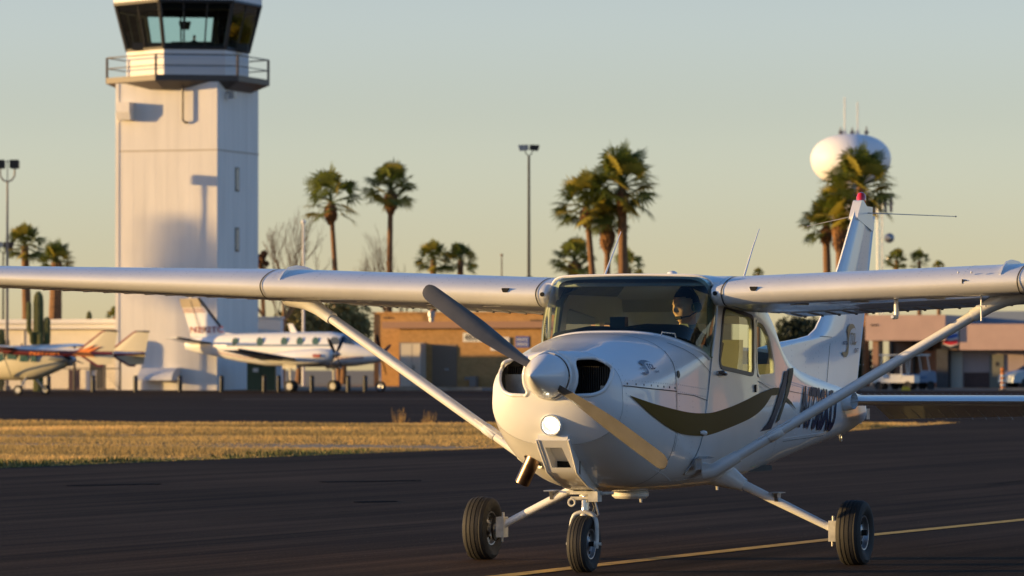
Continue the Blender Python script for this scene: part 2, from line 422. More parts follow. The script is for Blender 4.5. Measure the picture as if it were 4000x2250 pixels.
# dash and glare shield
m = MB()
for x0, x1, z0 in ((.62, 1.02, 1.30),):
    ringsD = []
    for x in frange(1.10, .60, 8):
        zt = 1.515 + .03 * sin(pi * (1.10 - x) / .5); w = .50 if x < .95 else .50 - (x - .95) * .5
        ringsD.append([V(x, -w, 1.22), V(x, -w, 1.40), V(x, -w * .9, zt - .04), V(x, -w * .45, zt), V(x, 0, zt - .006), V(x, w * .3, zt + .012), V(x, w * .75, zt + .006), V(x, w * .93, zt - .05), V(x, w, 1.40), V(x, w, 1.22)])
    m.loft(ringsD, True, True)
m.build('glare_shield', MAT['mattblack'], plane, 50)
m = MB(); m.box(.93, 1.0, -.05, .05, 1.53, 1.60); m.tube([(.965, 0, 1.50), (.965, 0, 1.545)], .02, 10); m.build('compass', MAT['black'], plane)
# cabin interior: liner, floor, seats, yokes
m = MB(); m.box(.72, -1.0, -.42, .42, .585, .62); m.build('cabin_floor', MAT['interiordark'], plane)
for s in (1, -1):
    m = MB(); m.loft([[V(x, s * y, z) for y, z in ((.49, .62), (.515, .9), (.505, 1.2))] for x in (.7, .2, -.4)], False, False); m.build('cabin_liner', MAT['interior'], plane)
m = MB(); m.loft([[V(x, y, z - (.03 if abs(y) < .4 else .05)) for y, z in ((-.48, 1.80), (-.3, 1.85), (0, 1.86), (.3, 1.85), (.48, 1.80))] for x in (.66, .3, 0, -.4)], False, False)
m.build('headliner', MAT['interior'], plane)
for s in (1, -1):
    m = MB()
    m.tube([(.50, s * .50, 1.82), (.64, s * .515, 1.70), (.70, s * .52, 1.50), (.73, s * .53, 1.34)], [.035, .028, .022, .022], 8)
    m.build('door_post', MAT['interior'], plane)
seat_pos = [(.10, .27), (.10, -.27), (-.72, .24), (-.72, -.24)]
for x, y in seat_pos:
    m = MB()
    m.box(x - .25, x + .25, y - .22, y + .22, .78, .92)
    m.loft([[V(x - .22 - k * .14 + dx, y + dy * (1 - .15 * k), .90 + k * (.56 if x > -.5 else .40)) for dx, dy in ((0, -.21), (.07, -.2), (.09, 0), (.07, .2), (0, .21), (-.05, .15), (-.05, -.15))] for k in (0, .3, .6, .9, 1.0)], True, True)
    m.build('cabin_seat', MAT['seat'], plane)
for s in (1, -1):
    m = MB(); m.tube([(.62, s * .27, 1.28), (.48, s * .27, 1.28)], .012, 8)
    m.tube([(.47, s * .27 - .15, 1.36), (.46, s * .27 - .15, 1.26), (.47, s * .27 - .06, 1.23), (.47, s * .27 + .06, 1.23), (.46, s * .27 + .15, 1.26), (.47, s * .27 + .15, 1.36)], .014, 8)
    m.build('control_yoke', MAT['black'], plane)
# --- nose bowl
m = MB(); CN = (0, 1.225)
rimr = ring(TA, 2.15)
rings = []
NB = 22
for k in range(NB + 1):
    s = k / NB; row = []
    for p in rimr:
        a = atan2(p.z - CN[1], p.y); h = V(0, CN[0] + .150 * cos(a), CN[1] + .150 * sin(a))
        y = p.y + (h.y - p.y) * s; z = p.z + (h.z - p.z) * s
        low = max(0, min(1, (CN[1] - p.z) / .42)); xr = 2.150
        e = 2.3 - low * .5
        x = xr + (.135 + .0 * low) * (1 - (1 - s) ** e) 
        side = abs(cos(a)); x += .012 * sin(pi * s) * (1 - side)
        row.append(V(x, y, z))
    rings.append(row)
# lip around the spinner
lip = [[V(2.150 + .135 + dx, CN[0] + (p.y - CN[0]) * k, CN[1] + (p.z - CN[1]) * k) for p in rings[-1]] for dx, k in ((.022, .985), (.030, .95), (.020, .90), (-.08, .88))]
m.loft(rings + lip, True, False)
bowl = m.build('nose_bowl', MAT['white'], plane)
sd = bowl.modifiers.new('s', 'SOLIDIFY'); sd.thickness = .012; sd.offset = -1; evaluated(bowl); resmooth(bowl.data)
INL = rounded([(.158, 1.330), (.25, 1.335), (.335, 1.303), (.362, 1.26), (.356, 1.19), (.325, 1.135), (.27, 1.112), (.158, 1.108), (.148, 1.125), (.172, 1.175), (.176, 1.24), (.160, 1.29)], .034, 6)
for s in (1, -1):
    c = MB(); c.prism([(s * a, b) for a, b in INL], lambda a, b, t: V(t, a, b), 2.0, 2.5); cut(bowl, c)
bb = BVHTree.FromPolygons([v.co.copy() for v in bowl.data.vertices], [tuple(p.vertices) for p in bowl.data.polygons])
for s in (1, -1):
    path = []
    for a, b in grow(INL, .004):
        h = bb.ray_cast(V(2.6, s * a, b), V(-1, 0, 0), 1.0)
        path.append((h[0] if h[0] else V(2.2, s * a, b)) + V(-.004, 0, 0))
    for _ in range(6): path = [V((path[i - 1].x + path[i].x * 2 + path[(i + 1) % len(path)].x) / 4, path[i].y, path[i].z) for i in range(len(path))]
    m = MB(); P = path; n = len(P); rings2 = []
    for i in range(n):
        t = (P[(i + 1) % n] - P[i - 1]).normalized(); nn = V(1, 0, 0); u = (nn - t * nn.dot(t)).normalized(); w = t.cross(u)
        rings2.append([P[i] + (u * cos(2 * pi * k / 8) + w * sin(2 * pi * k / 8)) * .013 for k in range(8)])
    rings2.append(rings2[0]); m.loft(rings2, True, False); m.build('inlet_lip', MAT['white'], bowl, 80)
    m = MB()
    m.box(2.03, 2.04, *sorted((s * .12, s * .362)), 1.10, 1.285, 1)                 # dark fins behind
    for i in range(16): m.box(2.04, 2.055, *sorted((s * (.13 + i * .0145), s * (.136 + i * .0145))), 1.10, 1.285, 0)
    z1 = 1.235 if s < 0 else 1.165
    m.box(2.06, 2.064, *sorted((s * (.19 if s < 0 else .25), s * .37)), 1.08, z1, 2)
    m.box(2.04, 2.15, *sorted((s * .12, s * .125)), 1.05, 1.285, 0); m.box(2.04, 2.15, *sorted((s * .12, s * .37)), 1.085, 1.095, 2)
    m.build('engine_baffle', [MAT['darkmetal'], MAT['mattblack'], MAT['alu']], plane)
# joint lines of the nose bowl
for xj in (2.151, 1.425):
    m = MB(); m.loft([[V(p.x, p.y * 1.0035, 1.1 + (p.z - 1.1) * 1.0035) for p in ring(TA, min(2.15, xj + dx))] for dx in (-.0022, .0022)], True, False); m.build('panel_seam', MAT['seam'], cowl, 0)
# spinner and propeller
m = MB(); m.lathe([(-.02, .13), (0, .138), (.05, .132), (.12, .108), (.20, .070), (.27, .030), (.305, .008), (.312, .001)], (2.332, 0, 1.225), (1, 0, 0), 40)
pr = m.build('propeller', MAT['propblade'], plane); me = pr.data
pr.data.materials.clear(); pr.data.materials.append(MAT['wingwhite']); pr.name = 'spinner'
ang = radians(-55)                     # blade line leans from the vertical
bd = V(0, -sin(ang), -cos(ang))       # towards the lower blade tip
for k, sg in enumerate((1, -1)):
    d = bd * sg; tv = V(1, 0, 0).cross(d)
    m = MB(); rg = []
    for i in range(22):
        q = 1 - (1 - i / 21) ** 1.5; R = .11 + .843 * q
        ch = .055 + .07 * sin(min(1, q / .55) * pi / 2) - .05 * max(0, q - .5) - .075 * (1 - sqrt(max(0, 1 - (max(0, (q - .93) / .0705)) ** 2)))
        th = .045 * (1 - q) ** 1.3 + .009; tw = radians(58 - 42 * q ** .8)
        ax = (V(1, 0, 0) * sin(tw) + tv * sg * 0 + tv * cos(tw)); nx = d.cross(ax)
        c0 = V(2.385, 0, 1.225) + d * R
        rg.append([c0 + ax * (ch * (u - .42)) + nx * (th * v) for u, v in ((0, 0), (.06, .28), (.25, .5), (.55, .42), (1, 0), (.55, -.22), (.25, -.28), (.06, -.18))])
    m.loft(rg, True, True, 0); m.build('propeller_blade', MAT['propblade'], plane, 60)
# landing light
m = MB(); axl = V(1, 0, -.12)
m.lathe([(-.08, .068), (.012, .068), (.018, .064), (.012, .058), (-.02, .056)], (2.262, 0, .925), axl, 36)
ll = m.build('landing_light', MAT['wingwhite'], plane)
m = MB(); m.lathe([(-.045, .002), (-.04, .022), (-.02, .045), (.0, .056)], (2.262, 0, .925), axl, 32); m.build('reflector', MAT['reflector'], ll)
m = MB(); m.sphere(V(2.245, .012, .918), .020, n=12); m.build('bulb', MAT['bulb'], ll)
m = MB(); m.lathe([(.008, .057), (.016, .045), (.020, .02), (.021, .001)], (2.262, 0, .925), axl, 32); m.build('lens', MAT['clear'], ll)
m = MB(); m.lathe([(.005, .058), (.010, .061), (.014, .060), (.012, .056)], (2.264, 0, .925), axl, 32); m.build('bezel', MAT['alu'], ll)
# carburettor intake scoop below the bowl
m = MB()
def scoop(x, hw, z0, z1): return [V(x, -hw, z1), V(x, -hw * .96, z0 + .01), V(x, -hw * .9, z0), V(x, hw * .9, z0), V(x, hw * .96, z0 + .01), V(x, hw, z1)]
TOPL = [(2.235, .100, .83, .86), (2.20, .100, .79, .86), (2.10, .095, .68, .85), (2.06, .092, .63, .84), (1.95, .088, .585, .80), (1.80, .080, .535, .76), (1.62, .060, .505, .72), (1.50, .04, .50, .7)]
m.loft([scoop(*q) for q in TOPL], True, True)
sc = m.build('air_scoop', MAT['white'], plane, 40)
c = MB(); c.prism([(-.062, .785), (.045, .785), (.068, .66), (-.058, .66)], lambda a, b, t: V(t, a, b), 1.98, 2.5); cut(sc, c)
m = MB(); m.box(1.975, 1.985, -.09, .09, .60, .80); m.build('air_filter', MAT['mattblack'], sc)
m = MB()
for s in (-1, 1): m.tube([(q[0] + .004, s * (q[1] + .004), q[2] + .004) for q in TOPL], [.008] * 8, 8)
m.build('scoop_flange', MAT['white'], sc, 60)
# exhaust
m = MB(); m.lathe([(0, .046), (.245, .047), (.247, .044), (.02, .043)], (1.93, -.205, .775), V(-.10, -.46, -.88), 28)
m.build('exhaust_pipe', MAT['exhaust'], plane)
# --- decals (paint stripes, registration, logo)
def catmull(pts, n=8, closed=False):
    out = []; N = len(pts)
    for i in range(N if closed else N - 1):
        p0, p1, p2, p3 = [Vector(pts[(i + j) % N] if closed else pts[max(0, min(N - 1, i + j))]) for j in (-1, 0, 1, 2)]
        for k in range(n):
            t = k / n; out.append(tuple(.5 * ((2 * p1) + (-p0 + p2) * t + (2 * p0 - 5 * p1 + 4 * p2 - p3) * t * t + (-p0 + 3 * p1 - 3 * p2 + p3) * t ** 3)))
    if not closed: out.append(tuple(pts[-1]))
    return out
UP = [(2.09, 1.108), (1.994, 1.086), (1.765, 1.048), (1.436, 1.012), (1.188, .993), (.969, .987), (.736, .991), (.394, 1.022), (.024, 1.068), (-.25, 1.105), (-.68, 1.142)]
LO = [(2.09, 1.106), (1.916, 1.02), (1.763, .961), (1.532, .897), (1.333, .863), (1.071, .847), (.804, .849), (.40, .891), (-.07, .952), (-.373, 1.017), (-.60, 1.09)]
for s in (1, -1):
    skin_patch(catmull(UP, 5) + [(-.86, 1.142), (-.80, 1.095)] + catmull(LO, 5)[::-1][:-1], 'gold_stripe', MAT['gold'], 0.0085, plane, s, .06)
    nv = catmull([(-.249, .856), (-.456, .909), (-.62, .979), (-.764, 1.059), (-.906, 1.139), (-1.009, 1.184), (-1.10, 1.25)], 4) + catmull([(-1.225, 1.26), (-1.143, 1.183), (-1.007, 1.102), (-.837, 1.013), (-.669, .934), (-.55, .87)], 4)
    skin_patch(nv, 'dark_stripe', MAT['navy'], 0.0085, plane, s, .06)
    ol = catmull([(-.678, .905), (-.879, 1.004), (-1.057, 1.093), (-1.187, 1.183), (-1.264, 1.27)], 4) + catmull([(-1.44, 1.275), (-1.332, 1.183), (-1.158, 1.083), (-.977, 1.012), (-.80, .925)], 4)
    skin_patch(ol, 'olive_stripe', MAT['olive'], 0.0085, plane, s, .06)
    skin_patch([(-1.12, 1.075), (-1.07, 1.05), (-1.24, 1.03), (-1.446, .99), (-1.27, 1.045)], 'gold_arrow', MAT['gold'], 0.0085, plane, s, .06)
def text_curve(txt, size=1, off=0.0, font_space=1.0):
    cu = bpy.data.curves.new('t', 'FONT'); cu.body = txt; cu.size = size; cu.offset = off; cu.space_character = font_space; cu.fill_mode = 'BOTH' if hasattr(cu, 'fill_mode') else 'FRONT'
    cu.resolution_u = 4
    return cu
def text_bounds(txt, **k):
    cu = text_curve(txt, **k); o = bpy.data.objects.new('t', cu); COL.objects.link(o)
    dg = bpy.context.evaluated_depsgraph_get(); dg.update(); me = bpy.data.meshes.new_from_object(o.evaluated_get(dg)); bpy.data.objects.remove(o)
    xs = [v.co.x for v in me.vertices]; ys = [v.co.y for v in me.vertices]; return min(xs), max(xs), min(ys), max(ys)
def skin_text(txt, x0, x1, z0, z1, shear, name, material, side=1, parent=plane, off=.0092, bold=.02, mode='side', tilt=0):
    # x0 = where the word starts and x1 = where it ends, as read from that side
    a0, a1, b0, b1 = text_bounds(txt, off=bold)
    def xf(a, b):
        u = (a - a0) / (a1 - a0); w = (b - b0) / (b1 - b0)
        return x0 + (x1 - x0) * u + shear * w * (1 if x1 > x0 else -1), z0 + (z1 - z0) * w + tilt * u
    return project_curve(text_curve(txt, off=bold), name, material, off, parent, side, .07, xf, mode=mode)
skin_text('N738XU', -1.49, -2.86, .862, 1.155, .33, 'registration_lettering', MAT['navy'], 1, bold=.035, tilt=-.045)
skin_text('N738XU', -2.86, -1.49, .835, 1.12, .25, 'registration_lettering', MAT['navy'], -1, bold=.035, tilt=.045)
LOGO_S = catmull([(.00, .12), (.10, .02), (.26, -.02), (.40, .08), (.44, .28), (.42, .52), (.46, .72), (.58, .84), (.80, .88), (.93, .78), (.74, .98), (.50, 1.0), (.32, .92), (.25, .78), (.30, .70), (.35, .50), (.36, .30), (.30, .16), (.18, .14)], 4, True)
def logo(x0, z0, w, h, mode, side, parent, mS, mT, sgn):
    f = lambda a, b: (x0 + sgn * a * w, z0 + b * h)
    cu = bpy.data.curves.new('c', 'CURVE'); cu.dimensions = '2D'; cu.fill_mode = 'BOTH'
    sp = cu.splines.new('POLY'); sp.points.add(len(LOGO_S) - 1); sp.use_cyclic_u = True
    for i, p in enumerate(LOGO_S): sp.points[i].co = (*f(*p), 0, 1)
    project_curve(cu, 'logo_swoosh', mS, .0090, parent, side, .07, mode=mode)
    def T(txt, a0, a1, b0, b1, sh, m):
        skin_text(txt, x0 + sgn * a0 * w, x0 + sgn * a1 * w, z0 + b0 * h, z0 + b1 * h, sh * w, 'logo_lettering', m, side, parent, .0096, .01, mode)
    T('TOL', .48, .92, .36, .74, .05, mT); T('HORTON', .02, .34, .36, .47, 0, MAT['navy']); T('CRAFT', .84, 1.12, .12, .26, 0, MAT['navy'])
    cu = bpy.data.curves.new('c', 'CURVE'); cu.dimensions = '2D'; cu.fill_mode = 'BOTH'
    q = [(.80, .36), (1.06, .48), (.82, .44)]
    sp = cu.splines.new('POLY'); sp.points.add(2); sp.use_cyclic_u = True
    for i, p in enumerate(q): sp.points[i].co = (*f(*p), 0, 1)
    project_curve(cu, 'logo_swoosh', mT, .0093, parent, side, .07, mode=mode)
M_('logogrey', 'grey logo ink', (.17, .19, .22), rough=.3)
M_('logogold', 'gold logo ink', (.20, .16, .09), rough=.3)
logo(1.90, 1.232, .20, .085, 'side', 1, plane, MAT['logogrey'], MAT['navy'], -1)

# --- wings
def naca(t, m=.02, p=.4, n=34, cuff=0.0):
    up, lo = [], []
    for i in range(n + 1):
        x = .5 * (1 - cos(pi * i / n))
        yt = 5 * t * (.2969 * sqrt(x) - .126 * x - .3516 * x * x + .2843 * x ** 3 - .1036 * x ** 4)
        yc = m / p ** 2 * (2 * p * x - x * x) if x < p else m / (1 - p) ** 2 * (1 - 2 * p + 2 * p * x - x * x)
        d = cuff * max(0, 1 - x / .13) ** 2
        g_ = math.exp(-(x / .10) ** 2) * cuff; up.append((x, yc + yt - g_ * .6)); lo.append((x, yc - yt - g_ * .6 - cuff * .9 * math.exp(-((x - .06) / .055) ** 2) * min(1, x / .03)))
    return up, lo
def wing_le(y): 
    y = abs(y); return (.785 - .055 * max(0, y - 2.54) , 1.745 + .033 * y)
def wing_te(y):
    y = abs(y); return (-.87 + .115 * max(0, y - 2.54), 1.605 + .050 * y)
AU, AL = naca(.126, cuff=.012)
def wing_pt(y, c, h):
    lx, lz = wing_le(y); tx, tz = wing_te(y); L = V(lx, y, lz); T = V(tx, y, tz); ch = (L - T).length
    d = (T - L).normalized(); n = V(-d.z, 0, d.x) if d.x > 0 else V(d.z, 0, -d.x)
    sc = 1 - .18 * max(0, (abs(y) - 2.54) / 2.9)
    return L + d * (c * ch) + n * (h * ch * sc)
def wing_sec(y, c0=0.0, c1=1.0):
    pts = []
    for x, h in reversed(AU):
        if c0 <= x <= c1: pts.append(wing_pt(y, x, h))
    for x, h in AL[1:]:
        if c0 <= x <= c1: pts.append(wing_pt(y, x, h))
    return pts
def surf(y, c, up=True):
    A = AU if up else AL
    for i in range(len(A) - 1):
        if A[i][0] <= c <= A[i + 1][0]:
            t = (c - A[i][0]) / (A[i + 1][0] - A[i][0]); return wing_pt(y, c, A[i][1] + (A[i + 1][1] - A[i][1]) * t)
def rivet(mb, p, n, r=.0055):
    r *= 1.0; rivet_(mb, p, n, r)
def rivet_(mb, p, n, r):
    n = n.normalized(); u, w = frame(n)
    mb.add([p + (u * cos(k * pi / 2.5) + w * sin(k * pi / 2.5)) * r for k in range(5)] + [p + n * r * .5], [(k, (k + 1) % 5, 5) for k in range(5)], 1)
M_('rivetm', 'rivet head', (.66, .66, .66), rough=.25, coat=.3)
HINGE = .755
RIBY = [.70, .98, 1.27, 1.58, 1.90, 2.20, 2.50, 2.80, 3.15, 3.5, 3.88, 4.25, 4.62, 5.0, 5.35]
for s in (1, -1):
    ys = [s * y for y in (.625, .9, 1.3, 1.7, 2.1, 2.54, 3.0, 3.5, 4.0, 4.5, 5.0, 5.30)]
    m = MB(); secs = [wing_sec(y, 0, .77) for y in ys]
    # rounded drooped tip
    for k, (dy, q) in enumerate(((.07, .96), (.12, .86), (.155, .66), (.17, .35))):
        base = wing_sec(s * (5.30 + dy), 0, .77); c = sum(base, V(0, 0, 0)) / len(base) + V(0, 0, -.05)
        secs.append([c + (p - c) * q for p in base])
    m.loft(secs, True, True, 0)
    rv = MB()
    for y in RIBY:
        for up in (True, False):
            for k in range(20):
                c = .06 + .66 * k / 19; p = surf(s * y, c, up); rivet(m, p, V(0, 0, 1 if up else -1) + V(.3 if c < .1 else 0, 0, 0))
    for c, up in ((.035, True), (.09, True), (.30, True), (.04, False), (.14, False), (.28, False), (.45, False), (.62, False), (.73, False), (.74, True)):
        y = .7
        while y < 5.3:
            p = surf(s * y, c, up); rivet(m, p, V(.5 if c < .06 else .1, 0, 1 if up else -1), .0050); y += .058 if not up else .075
    wing = m.build('wing', [MAT['wingwhite'], MAT['rivetm']], plane, 40, fix=True)
    # seam ring at the leading edge joint
    for y in (.627, 2.56):
        m = MB(); base = wing_sec(s * y, 0, .77); c = sum(base, V(0, 0, 0)) / len(base)
        m.loft([[c + (p - c) * 1.012 + V(0, s * dy, 0) for p in base] for dy in (-.004, .0055)], True, False); m.build('panel_seam', MAT['seam'], wing, 0)
    # flap and aileron with ribbed undersides
    for nm, ya, yb, droop in (('flap', .66, 2.52, .06), ('aileron', 2.55, 5.20, .0)):
        m = MB(); n = 12; sec2 = []
        for k in range(n + 1):
            y = s * (ya + (yb - ya) * k / n); a = wing_pt(y, .775, 0); b = wing_pt(y, 1.0, 0); dr = V(0, 0, -droop * .3)
            t = .036
            sec2.append([a + V(0, 0, t), a + V(.02, 0, .01), a + V(0, 0, -t * .9), b + dr + V(0, 0, -.004), b + dr + V(0, 0, .003)])
        m.loft(sec2, True, True, 0)
        k = ya + .04
        while k < yb - .02:
            y = s * k; a = wing_pt(y, .79, 0); b = wing_pt(y, .995, 0) + V(0, 0, -droop * .3)
            m.tube([a + V(0, 0, -.031), (a + b) / 2 + V(0, 0, -.019), b + V(0, 0, -.005)], [.006, .007, .004], 6)
            m.box(b.x - .006, b.x + .02, y - .006, y + .006, b.z - .012, b.z - .001, 1)
            k += .118 if nm == 'flap' else .15
        m.build(nm, [MAT['wingwhite'], MAT['seam']], wing, 30)
    # root cap over the cabin side
    m = MB(); sec3 = []
    for yy, q, dx in ((.535, .80, -.03), (.545, .93, -.008), (.560, .99, 0), (.59, 1.0, 0), (.625, 1.0, 0)):
        base = wing_sec(s * .6, 0, .5); c = sum(base, V(0, 0, 0)) / len(base); sec3.append([V(c.x + (p.x - c.x) * q + dx, s * yy, c.z + (p.z - c.z) * q) for p in base])
    m.loft(sec3, True, True); rc = m.build('wing_root_fairing', MAT['wingwhite'], plane, 50)
    lp = wing_pt(s * .6, 0, -.012)
    m = MB(); m.lathe([(-.02, .014), (.012, .0145)], (lp.x - .008, s * .585, lp.z + .005), (1, 0, 0), 16, 0, True); m.build('air_inlet', MAT['mattblack'], rc)
    lp = wing_pt(s * .82, 0, 0)
    m = MB(); m.prism(rounded([(-.026, .012), (.026, .012), (.016, -.016), (-.016, -.016)], .008), lambda a, b, t: V(t, s * .84 + a, lp.z + .008 + b), lp.x - .05, lp.x + .004); m.build('cabin_vent', MAT['mattblack'], wing)
    # inspection covers under the wing
    for y, c in ((1.05, .20), (1.45, .20), (1.95, .2)):
        p = surf(s * y, c, False); m = MB(); m.lathe([(0, .060), (.004, .060), (.005, .054), (.003, .002)], p + V(0, 0, .001), (0, 0, -1), 24); m.build('inspection_cover', MAT['wingwhite'], wing)
    # stall fence on top
    m = MB(); prof = [surf(s * 2.44, c) for c in (.02, .06, .12, .2, .3, .42)]
    out = [(p.x, p.z - .01) for p in prof] + [(p.x, p.z + h) for p, h in list(zip(prof, (.006, .022, .030, .028, .020, .0055)))[::-1]]
    m.prism(out, lambda a, b, t: V(a, t, b), s * 2.436, s * 2.446); m.build('stall_fence', MAT['wingwhite'], wing)
    # lift strut
    lo = V(.80, s * .545, .60); hi = V(.40, s * 2.42, 1.745)
    d = (hi - lo); m = MB()
    m.tube([lo + d * .03, lo + d * .06, lo + d * .94, lo + d * .97], [.048, .047, .047, .044], 20, flat=.70, up=(1, 0, 0))
    st = m.build('wing_strut', MAT['wingwhite'], plane, 60)
    m = MB(); m.tube([lo + V(.0, -s * .03, .015), lo + d * .02, lo + d * .10], [.075, .062, .053], 20, flat=.75, up=(1, 0, 0)); m.build('strut_fairing', MAT['wingwhite'], st, 60)
    m = MB(); m.tube([lo + d * .20, lo + d * .201, lo + d * .245, lo + d * .246], [.047, .051, .051, .047], 20, flat=.72, up=(1, 0, 0))
    m.tube([lo + d * .17 + V(.04, 0, .025), lo + d * .28 + V(.04, 0, .025)], [.006, .006], 6)
    m.build('strut_collar', MAT['wingwhite'], st, 60)
    m = MB(); m.tube([lo + d * .875, lo + d * .93, lo + d * .975, hi + V(-.02, s * .07, .03)], [.052, .055, .075, .125], 24, flat=.80, up=(1, 0, 0)); m.build('strut_fairing', MAT['wingwhite'], st, 60)
    if s > 0:
        m = MB(); p = surf(1.72, .13, False); m.tube([p + V(0, 0, .02), p + V(-.01, 0, -.07), p + V(-.005, 0, -.115)], [.013, .016, .016], 12); m.tube([p + V(-.02, 0, -.115), p + V(.06, 0, -.115), p + V(.09, 0, -.113)], [.012, .015, .010], 12)
        m.build('pitot_tube', MAT['wingwhite'], wing)
        m = MB(); p = surf(2.28, .12, False); m.tube([p + V(0, 0, .01), p + V(0, 0, -.16)], .006, 8); m.box(p.x - .02, p.x + .02, p.y - .03, p.y + .03, p.z - .07, p.z - .062); m.build('fuel_vent', MAT['wingwhite'], wing)
        m = MB(); p = wing_pt(2.22, 0, 0); m.box(p.x - .01, p.x + .004, 2.21, 2.235, p.z + .0, p.z + .006, 1); m.box(p.x - .01, p.x + .003, 2.205, 2.21, p.z - .016, p.z + .012, 1)
        for dy, dz in ((-.04, -.02), (.045, -.02), (-.04, .055), (.045, .055)): m.sphere((p.x - .008, 2.22 + dy, p.z + dz), .008, n=8)
        m.build('stall_warning', [MAT['wingwhite'], MAT['black']], wing)
# roof centre section between the wings
m = MB(); rows2 = []
for y in frange(-.59, .59, 12):
    rows2.append([V(surf(.6, c).x - (.03 if c == .025 else 0), y, surf(.6, c).z + .004) for c in (.025, .05, .09, .14, .2, .3, .4, .55, .7, .77)] + [V(wing_te(.6)[0] + .3, y, wing_te(.6)[1] + .02)])
m.loft(rows2, False, False)
y = -.52
while y < .53:
    p = surf(.6, .055); rivet(m, V(p.x, y, p.z + .004), V(.3, 0, 1), .0058); y += .034
roof = m.build('cabin_roof', [MAT['wingwhite'], MAT['rivetm']], plane, 50)
sd = roof.modifiers.new('s', 'SOLIDIFY'); sd.thickness = .01; sd.offset = -1; evaluated(roof); resmooth(roof.data)
m = MB(); m.lathe([(0, .035), (.012, .03), (.02, .015), (.022, .001)], (.3, .14, 1.885), (0, 0, 1), 16); m.build('roof_vent', MAT['wingwhite'], plane)
m = MB(); m.tube([(-.04, -.45, 1.86), (-.25, -.45, 2.05), (-.402, -.45, 2.185)], [.007, .005, .003], 8); m.build('whip_antenna', MAT['wingwhite'], plane)
m = MB(); m.tube([(-.10, .50, 1.86), (-.30, .50, 2.06), (-.454, .50, 2.196)], [.007, .005, .003], 8); m.build('whip_antenna', MAT['wingwhite'], plane)
# --- tail
FINP = [(-1.45, 1.34), (-2.0, 1.41), (-2.6, 1.462), (-3.15, 1.492), (-3.38, 1.518), (-3.52, 1.575), (-3.66, 1.67), (-4.06, 2.00), (-4.50, 2.43), (-4.565, 2.49), (-4.62, 2.515), (-4.70, 2.49), (-4.90, 2.40), (-4.96, 2.37), (-4.43, 1.02), (-3.6, 1.0), (-2.4, 1.15), (-1.5, 1.30)]
def fin_le(z):
    for i in range(12):
        a, b = FINP[i], FINP[i + 1]
        if a[1] <= z <= b[1]: return a[0] + (b[0] - a[0]) * (z - a[1]) / (b[1] - a[1])
    return -4.6
def fin_te(z): return -4.43 - (z - 1.02) * .393
def fin_t(x, z):
    le = fin_le(max(1.345, min(2.5, z))); te = fin_te(z); c = max(.001, min(1, (le - x) / max(.05, le - te)))
    ch = le - te; tk = .028 + .022 * (2.5 - z)
    return min(tk, .2 * sqrt(max(0, le - x)) * .55) * (1 - .55 * max(0, (c - .45) / .55)) if x < le else 0
m = MB(); rg = []
for z in [1.02, 1.15, 1.25, 1.345, 1.38, 1.42, 1.455, 1.485, 1.51, 1.56, 1.64, 1.75, 1.9, 2.05, 2.2, 2.33, 2.43, 2.49]:
    le = fin_le(max(1.345, z)); te = fin_te(min(z, 2.37)); row = []
    for i in range(15):
        c = (i / 14) ** 1.8; x = le + (te - le) * c; row.append(V(x, fin_t(x, z) if i else 0, z))
    row = row + [V(p.x, -p.y, p.z) for p in row[::-1][:-1]]
    rg.append(row)
m.loft(rg, True, True)
for z0 in (1.5,):
    for k in range(28):
        z = 1.30 + k * .042; x = fin_le(z if z < 2.4 else 2.4) * .45 + fin_te(z) * .55
        if z < 2.4: rivet(m, V(x, fin_t(x, z), z), V(0, 1, 0), .0055); rivet(m, V(x - .10, fin_t(x - .1, z), z), V(0, 1, 0), .0055)
for x in (-2.7, -3.05, -3.4):
    for k in range(7):
        z = 1.2 + k * .04; rivet(m, V(x, fin_t(x, z), z), V(0, 1, 0), .0055)
fin = m.build('tail_fin', [MAT['white'], MAT['rivetm']], plane, 40)
m = MB(); m.tube([(-3.62, fin_t(-3.62, 1.3) + .003, 1.16), (-3.72, fin_t(-3.7, 1.4) + .003, 1.5)], .0015, 6); m.tube([(-3.72, fin_t(-3.72, 1.5) + .003, 1.5), (-3.42, fin_t(-3.42, 1.5) + .003, 1.505)], .002, 6); m.build('panel_seam', MAT['seam'], fin)
m = MB(); cc = [(-4.53, 2.46), (-4.60, 2.535), (-4.66, 2.525), (-4.93, 2.40), (-4.93, 2.30), (-4.62, 2.36), (-4.47, 2.39)]
m.prism(rounded(cc, .03), lambda a, b, t: V(a, t, b), -.034, .034); m.build('fin_tip', MAT['white'], fin, 40)
m = MB(); m.lathe([(0, .030), (.03, .036), (.07, .036), (.095, .026), (.105, .008), (.107, .001)], (-4.69, 0, 2.49), (-.15, 0, 1), 20); m.build('beacon', MAT['redglass'], plane)
logo(-4.03, 1.36, .42, .24, 'fin', 1, fin, MAT['logogold'], MAT['logogold'], -1)
